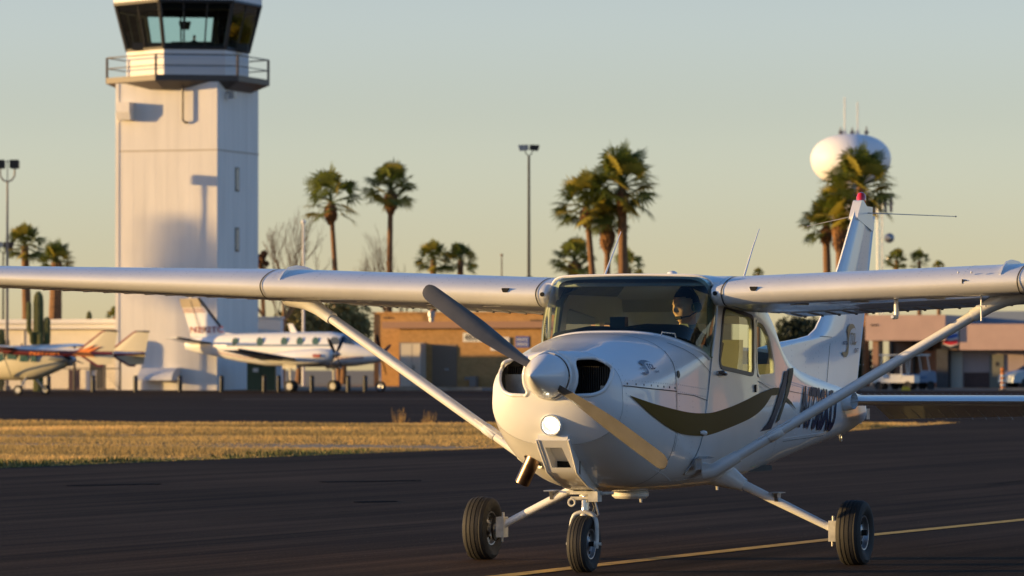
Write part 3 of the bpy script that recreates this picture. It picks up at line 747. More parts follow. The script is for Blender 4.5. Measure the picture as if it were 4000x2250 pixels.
# rudder, turned towards starboard
hp = V(-4.97, 0, 2.37); hb = V(-4.44, 0, 1.02); rot = radians(22)
m = MB()
def rud(z, ch):
    x0 = fin_te(z); d = V(-cos(rot), -sin(rot), 0); n = V(-d.y, d.x, 0); c = V(x0, 0, z)
    return [c + n * .026, c + d * ch * .5 + n * .018, c + d * ch + n * .003, c + d * ch - n * .003, c + d * ch * .5 - n * .018, c - n * .026, c - d * .02]
m.loft([rud(z, ch) for z, ch in ((.86, .30), (1.02, .40), (1.4, .39), (1.9, .33), (2.3, .26), (2.42, .24))], True, True)
rd = m.build('rudder', MAT['white'], plane, 40)
m = MB()
for k in range(24):
    z = 1.1 + k * .055; x0 = fin_te(z); d = V(-cos(rot), -sin(rot), 0); n = V(-d.y, d.x, 0); p = V(x0, 0, z) + d * .06 + n * .023
    if n.y < 0: p = V(x0, 0, z) + d * .06 - n * .023
    rivet(m, p, V(-.3, 1, 0), .0058)
m.build('rivet_row', [MAT['seam'], MAT['seam']], rd)
# stabiliser and elevators
for s in (1, -1):
    m = MB(); sec = []
    for y in (.10, .3, .7, 1.1, 1.5, 1.66, 1.72, 1.735):
        q = 1 if y < 1.7 else (.75 if y < 1.73 else .3); le = -3.40 - .10 * y; te = -4.16 + .02 * y; row = []
        for i in range(9):
            c = .5 * (1 - cos(pi * i / 8)); row.append(V(le + (te - le) * c * q - (1 - q) * .2, s * y, 1.037 + (.050 * sqrt(max(0, sin(pi * min(1, c * .62 + .0)))) * (1 - .3 * c)) * (1 if i else 0) * q))
        row2 = [V(p.x, p.y, 2 * 1.037 - p.z) for p in row[::-1][:-1]]; sec.append(row + row2)
    m.loft(sec, True, True)
    for c in (0, 1):
        y = .2
        while y < 1.7: rivet(m, V(-3.47 - .1 * y - .5 * c, s * y, 1.037 + (.042 if c == 0 else .046)), V(.2, 0, 1), .0055); y += .05
    stb = m.build('stabiliser', [MAT['white'], MAT['rivetm']], plane, 50)
    m = MB(); sec = []
    for y in (.25, .6, 1.0, 1.4, 1.72):
        hx = -4.165 + .02 * y; ch = .46 - .07 * y; dr = radians(19)
        sec.append([V(hx, s * y, 1.037 + .036), V(hx - ch * .5 * cos(dr), s * y, 1.037 - ch * .5 * sin(dr) + .02), V(hx - ch * cos(dr), s * y, 1.037 - ch * sin(dr)), V(hx - ch * .5 * cos(dr), s * y, 1.037 - ch * .5 * sin(dr) - .016), V(hx, s * y, 1.037 - .036), V(hx + .02, s * y, 1.037)])
    m.loft(sec, True, True)
    for k in range(14):
        y = s * (.3 + k * .1); hx = -4.16; ch = .43; dr = radians(19)
        m.tube([V(hx - .05, y, 1.037 - .045), V(hx - ch * cos(dr) * .95, y, 1.037 - ch * sin(dr) * .95 - .006)], [.004, .003], 5)
    m.build('elevator', MAT['white'], stb, 40)
    m = MB(); m.tube([(-4.72, 0, 2.44), (-5.35, s * .56, 2.425)] if s > 0 else [(-4.62, 0, 2.42), (-5.25, s * .58, 2.36)], [.004, .0025], 6); m.sphere((-5.35, .56, 2.425) if s > 0 else (-5.25, -.58, 2.36), .007, n=8); m.build('nav_antenna', MAT['alu'], fin)
    m = MB(); m.lathe([(-.06, .05), (0, .075), (.10, .072), (.16, .06)], (-3.42, s * .16, 1.037), (.2, s, 0), 20); m.build('stabiliser_fairing', MAT['white'], stb)
m = MB(); m.box(-4.60, -4.40, -.02, .03, .86, .95); m.box(-4.75, -4.66, .0, .05, .89, .97); m.build('trim_bracket', MAT['alu'], plane)
m = MB(); m.tube([V(-4.14 + .027 * cos(a), .0, .765 + .030 * sin(a)) for a in frange(0, 2 * pi, 16)], .006, 6, caps=False); m.tube([(-4.14, 0, .79), (-4.13, 0, .83)], .008, 6); m.build('tie_down_ring', MAT['alu'], plane)
# --- undercarriage
def wheel(name, cx, cy, cz, R, w, side, parent, ax=V(0, 1, 0)):
    t = empty(name, (cx, cy, cz)); t.parent = parent
    P = [(-w * .30, R * .50), (-w * .40, R * .56), (-w * .49, R * .72), (-w * .49, R * .84), (-w * .42, R * .94), (-w * .30, R * .985)]
    for g in (-.24, -.09, .09, .24):
        P += [(w * (g - .022), R * (1 - .3 * g * g)), (w * (g - .012), R * .975), (w * (g + .012), R * .975), (w * (g + .022), R * (1 - .3 * g * g))]
    P += [(w * .30, R * .985), (w * .42, R * .94), (w * .49, R * .84), (w * .49, R * .72), (w * .40, R * .56), (w * .30, R * .50)]
    m = MB(); n = 48; c = V(0, 0, 0); rings = []
    for tt, r in P:
        rw = []
        for k in range(n):
            a = 2 * pi * k / n; z = r * sin(a); rw.append(V(r * cos(a), tt * (1 + (.07 if z < -R * .8 else 0)), max(z, -cz + .001)))
        rings.append(rw)
    m.loft(rings, True, False, 0)
    o = m.build('tyre', MAT['rubber'], t, 30); 
    m = MB()
    for sd_ in (1, -1):
        m.lathe([(w * .34, R * .54), (w * .38, R * .53), (w * .37, R * .49), (w * .22, R * .44), (w * .20, R * .30), (w * .27, R * .20), (w * .30, R * .12), (w * .30, .001)], (0, 0, 0), (0, sd_, 0), 36)
        for k in range(6):
            a = k * pi / 3; m.tube([(R * .36 * cos(a), sd_ * w * .20, R * .36 * sin(a)), (R * .36 * cos(a), sd_ * w * .225, R * .36 * sin(a))], R * .065, 8, 1)
    m.tube([(0, -w * .5, 0), (0, w * .5, 0)], R * .09, 12, 1)
    m.build('rim', [MAT['alu'], MAT['mattblack']], t, 35)
    return t
for s in (1, -1):
    wheel('main_wheel', 0.0, s * 1.285, .208, .212, .165, s, plane)
    m = MB(); a = V(.07, s * .42, .575); b = V(.01, s * 1.13, .235)
    m.tube([a, a.lerp(b, .5), b], [.033, .029, .024], 18)
    lg = m.build('main_gear_leg', MAT['wingwhite'], plane, 60)
    m = MB(); m.tube([V(.10, s * .33, .62), V(.08, s * .43, .575), a.lerp(b, .16), a.lerp(b, .19)], [.11, .085, .047, .042], 20, up=(1, 0, 0)); m.build('gear_fairing', MAT['white'], lg, 60)
    m = MB(); p = a.lerp(b, .50); m.box(p.x - .06, p.x + .09, p.y - .035, p.y + .035, p.z + .055, p.z + .062); m.prism([(-.02, 0), (.03, 0), (.05, .055), (-.04, .055)], lambda q, r, t: V(p.x + q, p.y + t, p.z + r), -.012, .012); m.build('step', MAT['alu'], lg)
    m = MB(); p = V(.01, s * 1.15, .225); m.box(-.04, .05, *sorted((s * 1.12, s * 1.175)), .15, .285); m.tube([(.01, s * 1.17, .215), (.01, s * 1.24, .21)], .03, 12); m.tube([(0, s * 1.14, .28), (0, s * 1.14, .315)], .010, 8); m.tube([(0.02, s * 1.14, .15), (0.02, s * 1.14, .12)], .008, 8)
    m.lathe([(0, .085), (.012, .085), (.014, .03)], (.0, s * 1.185, .208), (0, s, 0), 24, 1)
    m.build('brake', [MAT['dirtywhite'], MAT['darkmetal']], lg)
nwh = wheel('nose_wheel', 1.651, 0, .176, .179, .128, 1, plane)
m = MB(); m.tube([(1.615, 0, .58), (1.63, 0, .33)], .025, 16, 0)
ng = m.build('nose_gear_leg', MAT['steel'], plane)
m = MB(); m.tube([(1.60, 0, .60), (1.613, 0, .47)], .042, 16, 0); m.box(1.56, 1.66, -.09, .09, .485, .505); m.box(1.60, 1.68, .035, .10, .44, .50); m.tube([(1.64, -.09, .46), (1.64, .10, .46)], .012, 8)
m.tube([V(1.68, -.07 + .022 * cos(a), .435 + .022 * sin(a)) for a in frange(0, 2 * pi, 12)], .007, 6, caps=False)
m.tube([(1.62, -.08, .50), (1.63, -.12, .49)], .014, 8); m.tube([(1.62, .10, .49), (1.6, .18, .495)], .010, 8); m.build('steering_collar', MAT['dirtywhite'], ng)
m = MB(); m.tube([(1.628, 0, .365), (1.636, 0, .305)], .036, 18); m.tube([(1.63, -.05, .335), (1.63, .05, .335)], .010, 8)
ph = []
fork = [(1.651, .088, .165), (1.651, .092, .23), (1.648, .086, .32), (1.643, .060, .375), (1.641, .02, .392)]
F2 = fork + [(x, -y, z) for x, y, z in fork[::-1]]
fork = [(1.651, .082, .150), (1.651, .086, .23), (1.648, .080, .315), (1.643, .056, .358), (1.641, .0, .372)]
F2 = catmull(fork + [(x, -y, z) for x, y, z in fork[::-1][1:]], 4)
m.tube(F2, [.013 if abs(p[1]) > .07 else .016 for p in F2], 10, flat=1.6, up=(0, 1, .01))
for s in (1, -1): m.lathe([(0, .028), (.016, .026), (.018, .012), (.04, .010)], (1.651, s * .075, .176), (0, s, 0), 14)
m.build('fork', MAT['dirtywhite'], ng, 50)
m = MB()
for s in (1, -1): m.tube([(1.60, s * .03 + .0, .46), (1.50, s * .02, .40), (1.61, s * .03, .33)], [.007, .009, .007], 6)
m.tube([(1.65, .07, .46), (1.66, .10, .36), (1.65, .06, .33)], .006, 6); m.build('torque_link', MAT['alu'], ng)
# under the belly
m = MB(); m.lathe([(0, .11), (.012, .12), (.035, .118), (.05, .10), (.055, .02)], (.92, .06, .492), (0, 0, -1), 24); m.build('belly_antenna', MAT['wingwhite'], plane)
for x, y in ((.72, .05), (-.75, .10)):
    m = MB(); zt = .50 if x > 0 else .545
    m.prism([(x + .02, zt + .03), (x - .05, zt + .03), (x - .055, zt - .09), (x - .035, zt - .09)], lambda a, b, t: V(a, y + t, b), -.006, .006); m.build('blade_antenna', MAT['wingwhite'], plane)
m = MB()
m.box(.93, 1.05, .530, .540, .63, .70); m.prism([(.93, .70), (1.05, .70), (.97, .715), (.84, .705)], lambda a, b, t: V(a, t, b), .54, .60)
m.build('step', MAT['alu'], plane)
# engine cowl fittings: vent hole, fasteners, handle
m = MB(); y0 = side_y(1.38, 1.22); m.lathe([(0, .022), (.006, .023)], (1.38, y0 - .002, 1.235), (0, 1, .1), 20, 0, True); m.build('cowl_vent', MAT['black'], plane)
m = MB()
for k in range(8):
    x = 2.09 - k * .092; m.lathe([(0, .0075), (.004, .006), (.0045, .001)], (x, side_y(x, 1.185) , 1.178 - k * .004), (0, 1, .1), 10)
m.build('cowl_fastener', MAT['darkmetal'], plane)
def side_rivets(pts, sp, name='rivet_row'):
    m = MB()
    for s in (1, -1):
        for (xa, za), (xb, zb_) in pts:
            n = max(1, int(math.hypot(xb - xa, zb_ - za) / sp))
            for k in range(n + 1):
                x = xa + (xb - xa) * k / n; z = za + (zb_ - za) * k / n
                rivet(m, V(x, s * (side_y(x, z) + .0005), z), V(0, s, .05), .0050)
    m.build(name, [MAT['rivetm'], MAT['rivetm']], plane)
side_rivets([((2.165 - .05, 1.30), (2.10, .90)), ((2.10, 1.20), (1.46, 1.17)), ((1.38, 1.17), (.86, 1.14)), ((1.38, 1.125), (.86, 1.09)), ((1.385, 1.35), (1.36, .72)), ((1.44, 1.35), (1.42, .72)), ((1.12, 1.1), (1.12, .70)),
             ((.70, 1.30), (.99, .66)), ((.62, 1.30), (.66, 1.15)), ((-.27, 1.16), (-.70, 1.09)), ((-.27, 1.185), (-.70, 1.15)), ((-.27, 1.04), (-.74, 1.06)), ((-.27, 1.01), (-.74, 1.03)),
             ((-.80, 1.15), (-.80, .70)), ((-1.0, .80), (-2.6, .82)), ((-1.0, 1.20), (-3.0, 1.08)), ((-1.0, 1.185), (-3.0, 1.065)), ((-1.4, 1.15), (-1.42, .72)), ((-2.0, 1.1), (-2.03, .76)),
             ((-2.7, 1.1), (-2.7, .8)), ((-3.3, 1.05), (-3.3, .82)), ((1.0, .56), (.1, .60)), ((1.5, .64), (1.1, .56)), ((.3, .64), (-.6, .66))], .034)
m = MB()
p = V(1.17, .40, 1.475); 
m.tube([(1.20, .36, 1.478), (1.21, .37, 1.500), (1.14, .43, 1.492), (1.13, .435, 1.462)], .0045, 6); m.build('cowl_handle', MAT['steel'], plane)
# ================================================================== pilot
pilot = None
def head_mesh(sc=1.0):
    # local: x forward (face), y left, z up, origin at the centre of the head
    m = MB(); nu, nv = 48, 40; rings = []
    def g(a, b, ca, cb, sa, sb): return math.exp(-((a - ca) / sa) ** 2 - ((b - cb) / sb) ** 2)
    for j in range(nv + 1):
        ph = pi * j / nv; z0 = cos(ph); row = []
        for i in range(nu):
            th = 2 * pi * i / nu; cx, cy = cos(th), sin(th); r = sin(ph) if 0 < j < nv else .02
            x, y, z = cx * r, cy * r, z0
            X = x * .094; Y = y * .074; Z = z * .118
            if x < 0: X *= 1.06
            if z < -.1: Y *= 1 - .34 * min(1, (-z - .1) / .9) ** 1.2; X = X * (1 - .10 * min(1, -z)) + (.012 * -z if x > 0 else .03 * -z)
            if z > .2: Y *= 1 + .02
            fr = max(0, x)
            X += fr * (.018 * g(Y, Z, 0, -.020, .011, .018) + .012 * g(Y, Z, 0, .0, .008, .02)
                       + .008 * g(Y, Z, 0, -.058, .022, .010) - .006 * g(Y, Z, 0, -.050, .02, .004) + .012 * g(Y, Z, 0, -.10, .022, .018)
                       - .013 * g(abs(Y), Z, .031, .006, .014, .009) + .006 * g(abs(Y), Z, .030, .026, .024, .007) + .005 * g(abs(Y), Z, .045, -.025, .018, .02))
            X += fr * .006 * g(abs(Y), Z, .031, .004, .009, .006)
            row.append(V(X, Y, Z) * sc)
        rings.append(row)
    m.loft(rings, True, True, 0)
    for s in (1, -1):
        m.tube([(-.005, s * .070, .018), (-.018, s * .080, .010), (-.010, s * .077, -.022), (0, s * .068, -.030)], [.008, .014, .012, .006], 8)
    return m
def finger(m, base, d, curl, L, r, n):
    p = Vector(base); d = Vector(d).normalized(); pts = [p.copy()]; ax = d.cross(Vector(n)).normalized()
    for k, q in enumerate((.45, .32, .23)):
        p = p + d * L * q; pts.append(p.copy()); d = Matrix.Rotation(curl, 3, ax) @ d
    m.tube(pts, [r, r * .95, r * .85, r * .6], 8)
def make_person(name, loc, rz, parent=None, label='', head_rot=(0, 0, 0), hold=None, hs=True, jm='jacket', es=.235, **k):
    root = empty(name, loc, rz, label=label, cat='person', **k)
    if parent: root.parent = parent
    # one continuous skin mesh: head, neck, forearms and hands
    m = head_mesh(); R = Euler(head_rot).to_matrix(); hc = V(.03, 0, .685)
    m.v = [tuple(hc + R @ Vector(p)) for p in m.v]
    m.tube([(-.01, 0, .50), (-.005, 0, .58), (.005, 0, .66)], [.062, .055, .054], 16)
    for s in (1, -1):
        el = V(.16, s * es, .20); wr = V(.36, s * .15, .30)
        m.tube([el, el.lerp(wr, .4), wr, wr + V(.04, 0, .01)], [.042, .038, .026, .030], 12)
        m.tube([wr, wr + V(.05, -s * .005, .015), wr + V(.09, -s * .005, .02)], [.026, .040, .036], 12, flat=.5, up=(0, 1, 0))
        for i in range(4): finger(m, wr + V(.088, s * (-.030 + i * .019) - s * .003, .024), (1, 0, .1), radians(-48), (.070, .078, .074, .060)[i], .0088, (0, 0, 1))
        finger(m, wr + V(.05, -s * .038, .01), (.7, -s * .5, .0), radians(-25), .055, .0100, (0, 0, 1))
    body = m.build('skin', MAT['skin'], root, 60)
    # hair
    m = head_mesh(1.0)
    m.v = [tuple(hc + R @ (Vector(p) * 1.035 + V(-.003, 0, .005))) for p in m.v]
    hm = m.build('hair', MAT['hair'], root, 60); bm = bmesh.new(); bm.from_mesh(hm.data); Ri = R.inverted(); dl = []
    for v in bm.verts:
        q = Ri @ (v.co - hc)
        if not (q.z > .045 + max(0, q.x) * .28 or (q.x < .012 and q.z > -.035 and abs(q.y) < .09 and not (abs(q.y) > .072 and q.x > -.02 and q.z < .0))): dl.append(v)
    bmesh.ops.delete(bm, geom=dl, context='VERTS'); bm.to_mesh(hm.data); bm.free()
    # clothes: torso with sleeves, trousers
    m = MB()
    def tor(z, w, d, x): return [V(x + d * cos(a) * (1 if cos(a) > 0 else .9), w * sin(a), z) for a in frange(0, 2 * pi, 24)[:-1]]
    m.loft([tor(*q) for q in ((-.06, .17, .13, 0), (.08, .165, .125, 0), (.25, .185, .125, 0), (.38, .205, .12, 0), (.45, .195, .105, -.005), (.495, .14, .08, -.01), (.53, .078, .070, -.008), (.56, .064, .064, -.006))], True, True)
    for s in (1, -1):
        m.tube([V(0, s * .13, .45), V(.0, s * .185, .43), V(.05, s * es, .32), V(.16, s * es, .20), V(.27, s * .19, .25)], [.055, .062, .052, .050, .040], 14)
    m.build('jacket', MAT[jm], root, 70)
    m = MB(); m.tube([(-.006, 0, .535), (.0, 0, .575)], [.072, .064], 16, caps=False); m.prism([(-.06, .50), (.06, .50), (.025, .575), (-.025, .575)], lambda a, b, t: V(t + (.575 - b) * .4, a, b), .058, .070); m.build('shirt_collar', MAT['shirt'], root, 60)
    m = MB()
    for s in (1, -1):
        m.tube([V(0, s * .09, -.03), V(.22, s * .11, .0), V(.44, s * .13, .02), V(.46, s * .13, -.15), V(.44, s * .13, -.30)], [.09, .085, .062, .052, .042], 14)
        m.tube([V(.42, s * .13, -.31), V(.50, s * .13, -.32), V(.58, s * .13, -.325)], [.045, .042, .030], 10)
    m.build('trousers', MAT['black'], root, 70)
    if hs:
        m = MB()
        m.tube([hc + R @ V(-.01, y, z) for y, z in [(.098 * cos(a), .135 * sin(a) - .0) for a in frange(radians(5), radians(175), 14)]], .008, 8)
        for s in (1, -1): m.tube([hc + R @ V(-.005, s * .074, -.005), hc + R @ V(-.005, s * .090, -.005), hc + R @ V(-.005, s * .106, -.005), hc + R @ V(-.005, s * .112, -.005)], [.030, .036, .034, .022], 16, 1)
        h = m.build('headset', [MAT['black'], MAT['headset']], root, 50)
        m = MB(); m.tube([hc + R @ V(.0, .10, -.03), hc + R @ V(.06, .085, -.055), hc + R @ V(.105, .045, -.062)], .0045, 6); m.tube([hc + R @ V(.10, .052, -.062), hc + R @ V(.112, .012, -.064)], [.011, .012], 10); m.build('microphone', MAT['black'], h)
    return root
PW = plane.matrix_world
bpy.context.view_layer.update(); PW = plane.matrix_world.copy()
pl = PW @ V(.43, .285, .985)
make_person('person', pl, plane.rotation_euler.z, label='pilot in dark jacket wearing a green headset with boom microphone behind the windshield', es=.185, head_rot=(0, radians(6), radians(-27)))
# ================================================================== ground, taxiway, grass
def gz(y):
    if y < 225: return 0.0
    if y < 240: return .12 * (y - 225) / 15
    if y < 262: return .12 + .20 * (y - 240) / 22
    return .32
def ground_sheet(name, poly_at, ys, dz, m):
    # poly_at(y) -> (x0, x1)
    b = MB(); rows = []
    for y in ys:
        x0, x1 = poly_at(y); rows.append([V(x0 + (x1 - x0) * k / 8, y, gz(y) + dz) for k in range(9)])
    b.loft(rows, False, False); o = b.build(name, m, None, 0); o['kind'] = 'structure'; return o
def asphalt_mat(name, base, stre, ang):
    m = bpy.data.materials.new(name); m.use_nodes = True; t = m.node_tree; b = t.nodes['Principled BSDF']; L = t.links.new
    tc = t.nodes.new('ShaderNodeTexCoord'); mp = t.nodes.new('ShaderNodeMapping'); mp.inputs['Rotation'].default_value = (0, 0, ang); L(tc.outputs['Object'], mp.inputs[0])
    mp2 = t.nodes.new('ShaderNodeMapping'); mp2.inputs['Scale'].default_value = (1.3, .035, 1); L(mp.outputs[0], mp2.inputs[0])
    n1 = t.nodes.new('ShaderNodeTexNoise'); n1.inputs['Scale'].default_value = 1.6; n1.inputs['Detail'].default_value = 6; n1.inputs['Roughness'].default_value = .65; L(mp2.outputs[0], n1.inputs[0])
    n2 = t.nodes.new('ShaderNodeTexNoise'); n2.inputs['Scale'].default_value = 45; n2.inputs['Detail'].default_value = 4; L(tc.outputs['Object'], n2.inputs[0])
    n3 = t.nodes.new('ShaderNodeTexNoise'); n3.inputs['Scale'].default_value = .12; n3.inputs['Detail'].default_value = 5; L(tc.outputs['Object'], n3.inputs[0])
    vo = t.nodes.new('ShaderNodeTexVoronoi'); vo.inputs['Scale'].default_value = 9; L(tc.outputs['Object'], vo.inputs[0])
    r = t.nodes.new('ShaderNodeValToRGB'); r.color_ramp.elements[0].position = .33; r.color_ramp.elements[1].position = .72
    r.color_ramp.elements[0].color = (*[c * .55 for c in base], 1); r.color_ramp.elements[1].color = (*[c * stre for c in base], 1); L(n1.outputs[0], r.inputs[0])
    mx = t.nodes.new('ShaderNodeMixRGB'); mx.blend_type = 'MULTIPLY'; mx.inputs[0].default_value = .85; L(r.outputs[0], mx.inputs[1])
    r2 = t.nodes.new('ShaderNodeMapRange'); r2.inputs[1].default_value = .3; r2.inputs[2].default_value = .7; r2.inputs[3].default_value = .45; r2.inputs[4].default_value = 1.5; L(n2.outputs[0], r2.inputs[0]); L(r2.outputs[0], mx.inputs[2])
    mx2 = t.nodes.new('ShaderNodeMixRGB'); mx2.blend_type = 'MULTIPLY'; mx2.inputs[0].default_value = .8; L(mx.outputs[0], mx2.inputs[1])
    r3 = t.nodes.new('ShaderNodeMapRange'); r3.inputs[1].default_value = .35; r3.inputs[2].default_value = .65; r3.inputs[3].default_value = .7; r3.inputs[4].default_value = 1.3; L(n3.outputs[0], r3.inputs[0]); L(r3.outputs[0], mx2.inputs[2])
    # pale stones here and there
    lt = t.nodes.new('ShaderNodeMath'); lt.operation = 'LESS_THAN'; lt.inputs[1].default_value = .06; L(vo.outputs['Distance'], lt.inputs[0])
    mx3 = t.nodes.new('ShaderNodeMixRGB'); mx3.inputs[2].default_value = (.22, .17, .12, 1); L(lt.outputs[0], mx3.inputs[0]); L(mx2.outputs[0], mx3.inputs[1])
    mp3 = t.nodes.new('ShaderNodeMapping'); mp3.inputs['Scale'].default_value = (5, .05, 1); L(mp.outputs[0], mp3.inputs[0])
    n4 = t.nodes.new('ShaderNodeTexNoise'); n4.inputs['Scale'].default_value = 1.3; n4.inputs['Detail'].default_value = 8; n4.inputs['Roughness'].default_value = .75; L(mp3.outputs[0], n4.inputs[0])
    r4 = t.nodes.new('ShaderNodeMapRange'); r4.inputs[1].default_value = .35; r4.inputs[2].default_value = .65; r4.inputs[3].default_value = .62; r4.inputs[4].default_value = 1.45; L(n4.outputs[0], r4.inputs[0])
    mx4 = t.nodes.new('ShaderNodeMixRGB'); mx4.blend_type = 'MULTIPLY'; mx4.inputs[0].default_value = .9; L(mx3.outputs[0], mx4.inputs[1]); L(r4.outputs[0], mx4.inputs[2])
    L(mx4.outputs[0], b.inputs['Base Color']); b.inputs['Roughness'].default_value = .92; b.inputs['Specular IOR Level'].default_value = .05
    bp = t.nodes.new('ShaderNodeBump'); bp.inputs['Distance'].default_value = .004; bp.inputs['Strength'].default_value = .6; L(n2.outputs[0], bp.inputs['Height']); L(bp.outputs[0], b.inputs['Normal'])
    return m
MAT['asphalt'] = asphalt_mat('weathered asphalt', (.037, .0230, .0145), 2.2, radians(22))
MAT['ramp'] = asphalt_mat('ramp asphalt', (.037, .0230, .0155), 1.9, radians(80))
M_('dirt', 'dry desert dirt', (.34, .235, .13), rough=1, var=.45, vscale=.8, detail=8)
M_('yellow', 'worn yellow paint', (.62, .36, .05), rough=.8, var=.45, vscale=7, detail=6)
M_('grass', 'dry straw grass', (.92, .60, .22), rough=.9, var=.5, vscale=.16, col2=(.22, .17, .06), stretch=(.14, 1, 1), detail=8)
_t = MAT['grass'].node_tree; _b = _t.nodes['Principled BSDF']; _o = _t.nodes['Material Output']; _tr = _t.nodes.new('ShaderNodeBsdfTranslucent'); _mx = _t.nodes.new('ShaderNodeMixShader'); _mx.inputs[0].default_value = .45
_src = _b.inputs['Base Color'].links[0].from_socket; _t.links.new(_src, _tr.inputs[0]); _t.links.new(_b.outputs[0], _mx.inputs[1]); _t.links.new(_tr.outputs[0], _mx.inputs[2]); _t.links.new(_mx.outputs[0], _o.inputs[0])
M_('greengrass', 'green edge grass', (.14, .15, .04), rough=.9, var=.4, vscale=.6)
YS = [-60, 0, 40, 80, 120, 160, 200, 225, 232, 240, 250, 262, 300, 500, 900, 2500]
ground_sheet('ground', lambda y: (-700, 700), YS, -.012, MAT['dirt'])
NEAR = [(-60, -68), (-20, 28.3), (-6.6, 60.8), (0, 76.8), (6.9, 97.6), (10.5, 112)]
def edge_x(y):
    for (xa, ya), (xb, yb) in zip(NEAR, NEAR[1:]):
        if ya <= y <= yb: return xa + (xb - xa) * (y - ya) / (yb - ya)
    return NEAR[0][0] if y < NEAR[0][1] else NEAR[-1][0]
yy = [-60, -30, 0, 20, 28.3, 40, 50, 60.8, 68, 76.8, 85, 97.6, 105, 112]
random.seed(3)
EDN = {y: random.uniform(-.15, .15) for y in yy}
b = MB(); rows = [[V(edge_x(y) + (120 - edge_x(y)) * k / 8, y, 0.0) for k in range(9)] for y in yy]
b.loft(rows, False, False); tw = b.build('taxiway', MAT['asphalt'], None, 0); tw['kind'] = 'structure'
ground_sheet('apron', lambda y: (-130, 130), [112, 160, 225, 232, 241.5], 0.0, MAT['ramp'])
M_('concrete', 'pale concrete', (.34, .29, .22), rough=.9, var=.25, vscale=2)
ground_sheet('kerb_strip', lambda y: (-130, 130), [241.5, 244.5, 249], .02, mat('dusty concrete apron edge', (.16, .125, .095), rough=.95, var=.4, vscale=1.2))
# yellow taxi line
pts = [V(-3.6, 20.8, 0), V(-.049, 29.16, 0), V(.55, 30.75, 0), V(1.55, 33.3, 0), V(2.69, 36.2, 0), V(4.30, 40.0, 0), V(8.0, 48.5, 0)]
b = MB(); rows = []
for i, p in enumerate(pts):
    d = (pts[min(i + 1, len(pts) - 1)] - pts[max(0, i - 1)]).normalized(); n = V(d.y, -d.x, 0)
    rows.append([p - n * .078 + V(0, 0, .004), p + n * .078 + V(0, 0, .004)])
b.loft(rows, False, False); o = b.build('taxi_line', MAT['yellow'], None, 0); o['kind'] = 'structure'
# tar filled cracks across the lane
M_('tar', 'crack sealing tar', (.006, .005, .004), rough=.9, spec=.05)
for (xa, ya, xb, yb) in ((-4.82, 51.5, -3.85, 52.3), (-2.15, 53.2, -1.03, 53.9), (-1.5, 45.2, -1.1, 45.5)):
    b = MB(); n = 40; rows = []
    for k in range(n + 1):
        q = k / n; x = xa + (xb - xa) * q; y = ya + (yb - ya) * q + random.uniform(-.05, .05); w = random.uniform(.05, .16) * (1 if 0 < k < n else .2)
        rows.append([V(x, y - w, .004), V(x, y, .010), V(x, y + w, .004)])
    b.loft(rows, False, False); o = b.build('pavement_crack', MAT['tar'], None, 0); o['kind'] = 'structure'
for pa, wd in (([(-2.67, 39.7), (-2.1, 41.0), (-1.55, 42.1), (-.93, 43.3), (-.2, 44.9)], .012), ([(-5.2, 47.0), (-4.4, 48.6), (-3.9, 49.4)], .010), ([(5.2, 52.0), (6.0, 54.6), (6.6, 56.0)], .02), ([(1.2, 29.2), (2.6, 30.6), (3.4, 31.1)], .006)):
    b = MB(); rows = []
    for i in range(len(pa) - 1):
        for k in range(12):
            q = k / 12; x = pa[i][0] + (pa[i + 1][0] - pa[i][0]) * q + random.uniform(-.02, .02); y = pa[i][1] + (pa[i + 1][1] - pa[i][1]) * q; w = wd * random.uniform(.4, 1.6)
            rows.append([V(x - w, y, .004), V(x + w, y, .004)])
    b.loft(rows, False, False); o = b.build('pavement_crack', MAT['tar'], None, 0, fix=False); o['kind'] = 'structure'
# faint painted or scuffed lines on the far apron
b = MB(); b.add([V(-12, 197, .004), V(-.5, 197, .004), V(-.5, 199, .004), V(-12, 199, .004)], [(0, 1, 2, 3)]); o = b.build('scuff_line', mat('scuffed line', (.10, .075, .06), rough=.9), None, 0); o['kind'] = 'structure'
# dry grass strip
random.seed(11)
b = MB()
def hump(x, y): return .10 * (sin(x * .7 + y * .21) + sin(x * .33 - y * .16 + 1.3)) 
n = 0
while n < 80000:
    y = 60 + 52 * random.random(); xr = edge_x(y); x = random.uniform(-14, xr)
    if x < -.125 * y - 1.5: continue
    d = xr - x
    band = sin(y * .55 + x * .12) + .6 * sin(y * .21 + x * .3 + 2) + .5 * sin(x * 1.3 + y * .9)
    if random.random() > .50 + .30 * band and d > .5: continue
    h = (.018 + .035 * random.random()) * (1.3 + .9 * band) if d > .3 else .03
    h = max(.015, h)
    m = 1 if (d < 1.0 and random.random() < .7 and x < -2.2) else 0
    c = V(x, y, -.012)
    for k in range(2):
        a = random.uniform(0, 2 * pi); w = random.uniform(.008, .024); l = random.uniform(.0, .05)
        u = V(cos(a), sin(a), 0)
        q = c + V(random.uniform(-.05, .05), random.uniform(-.05, .05), 0)
        b.add([q - u * w, q + u * w, q + V(l * cos(a * 3), l * sin(a * 3), h)], [(0, 1, 2)], m)
    n += 1
gr = b.build('dry_grass', [MAT['grass'], MAT['greengrass']], None, 0, fix=False); gr['kind'] = 'stuff'; tag(gr, 'dry straw coloured grass strip between the taxiway and the apron', 'grass')
b = MB()
for cx, cy in ((-1.9, 111.5), (-2.6, 111.8), (2.2, 111.0)):
    for k in range(28):
        a = random.uniform(0, 2 * pi); r = random.uniform(0, .3) ** 1.2; h = random.uniform(.06, .36)
        p = V(cx + r * cos(a), cy + r * sin(a), 0); b.tube([p, p + V(.05 * cos(a), .05 * sin(a), h)], [.006, .002], 3)
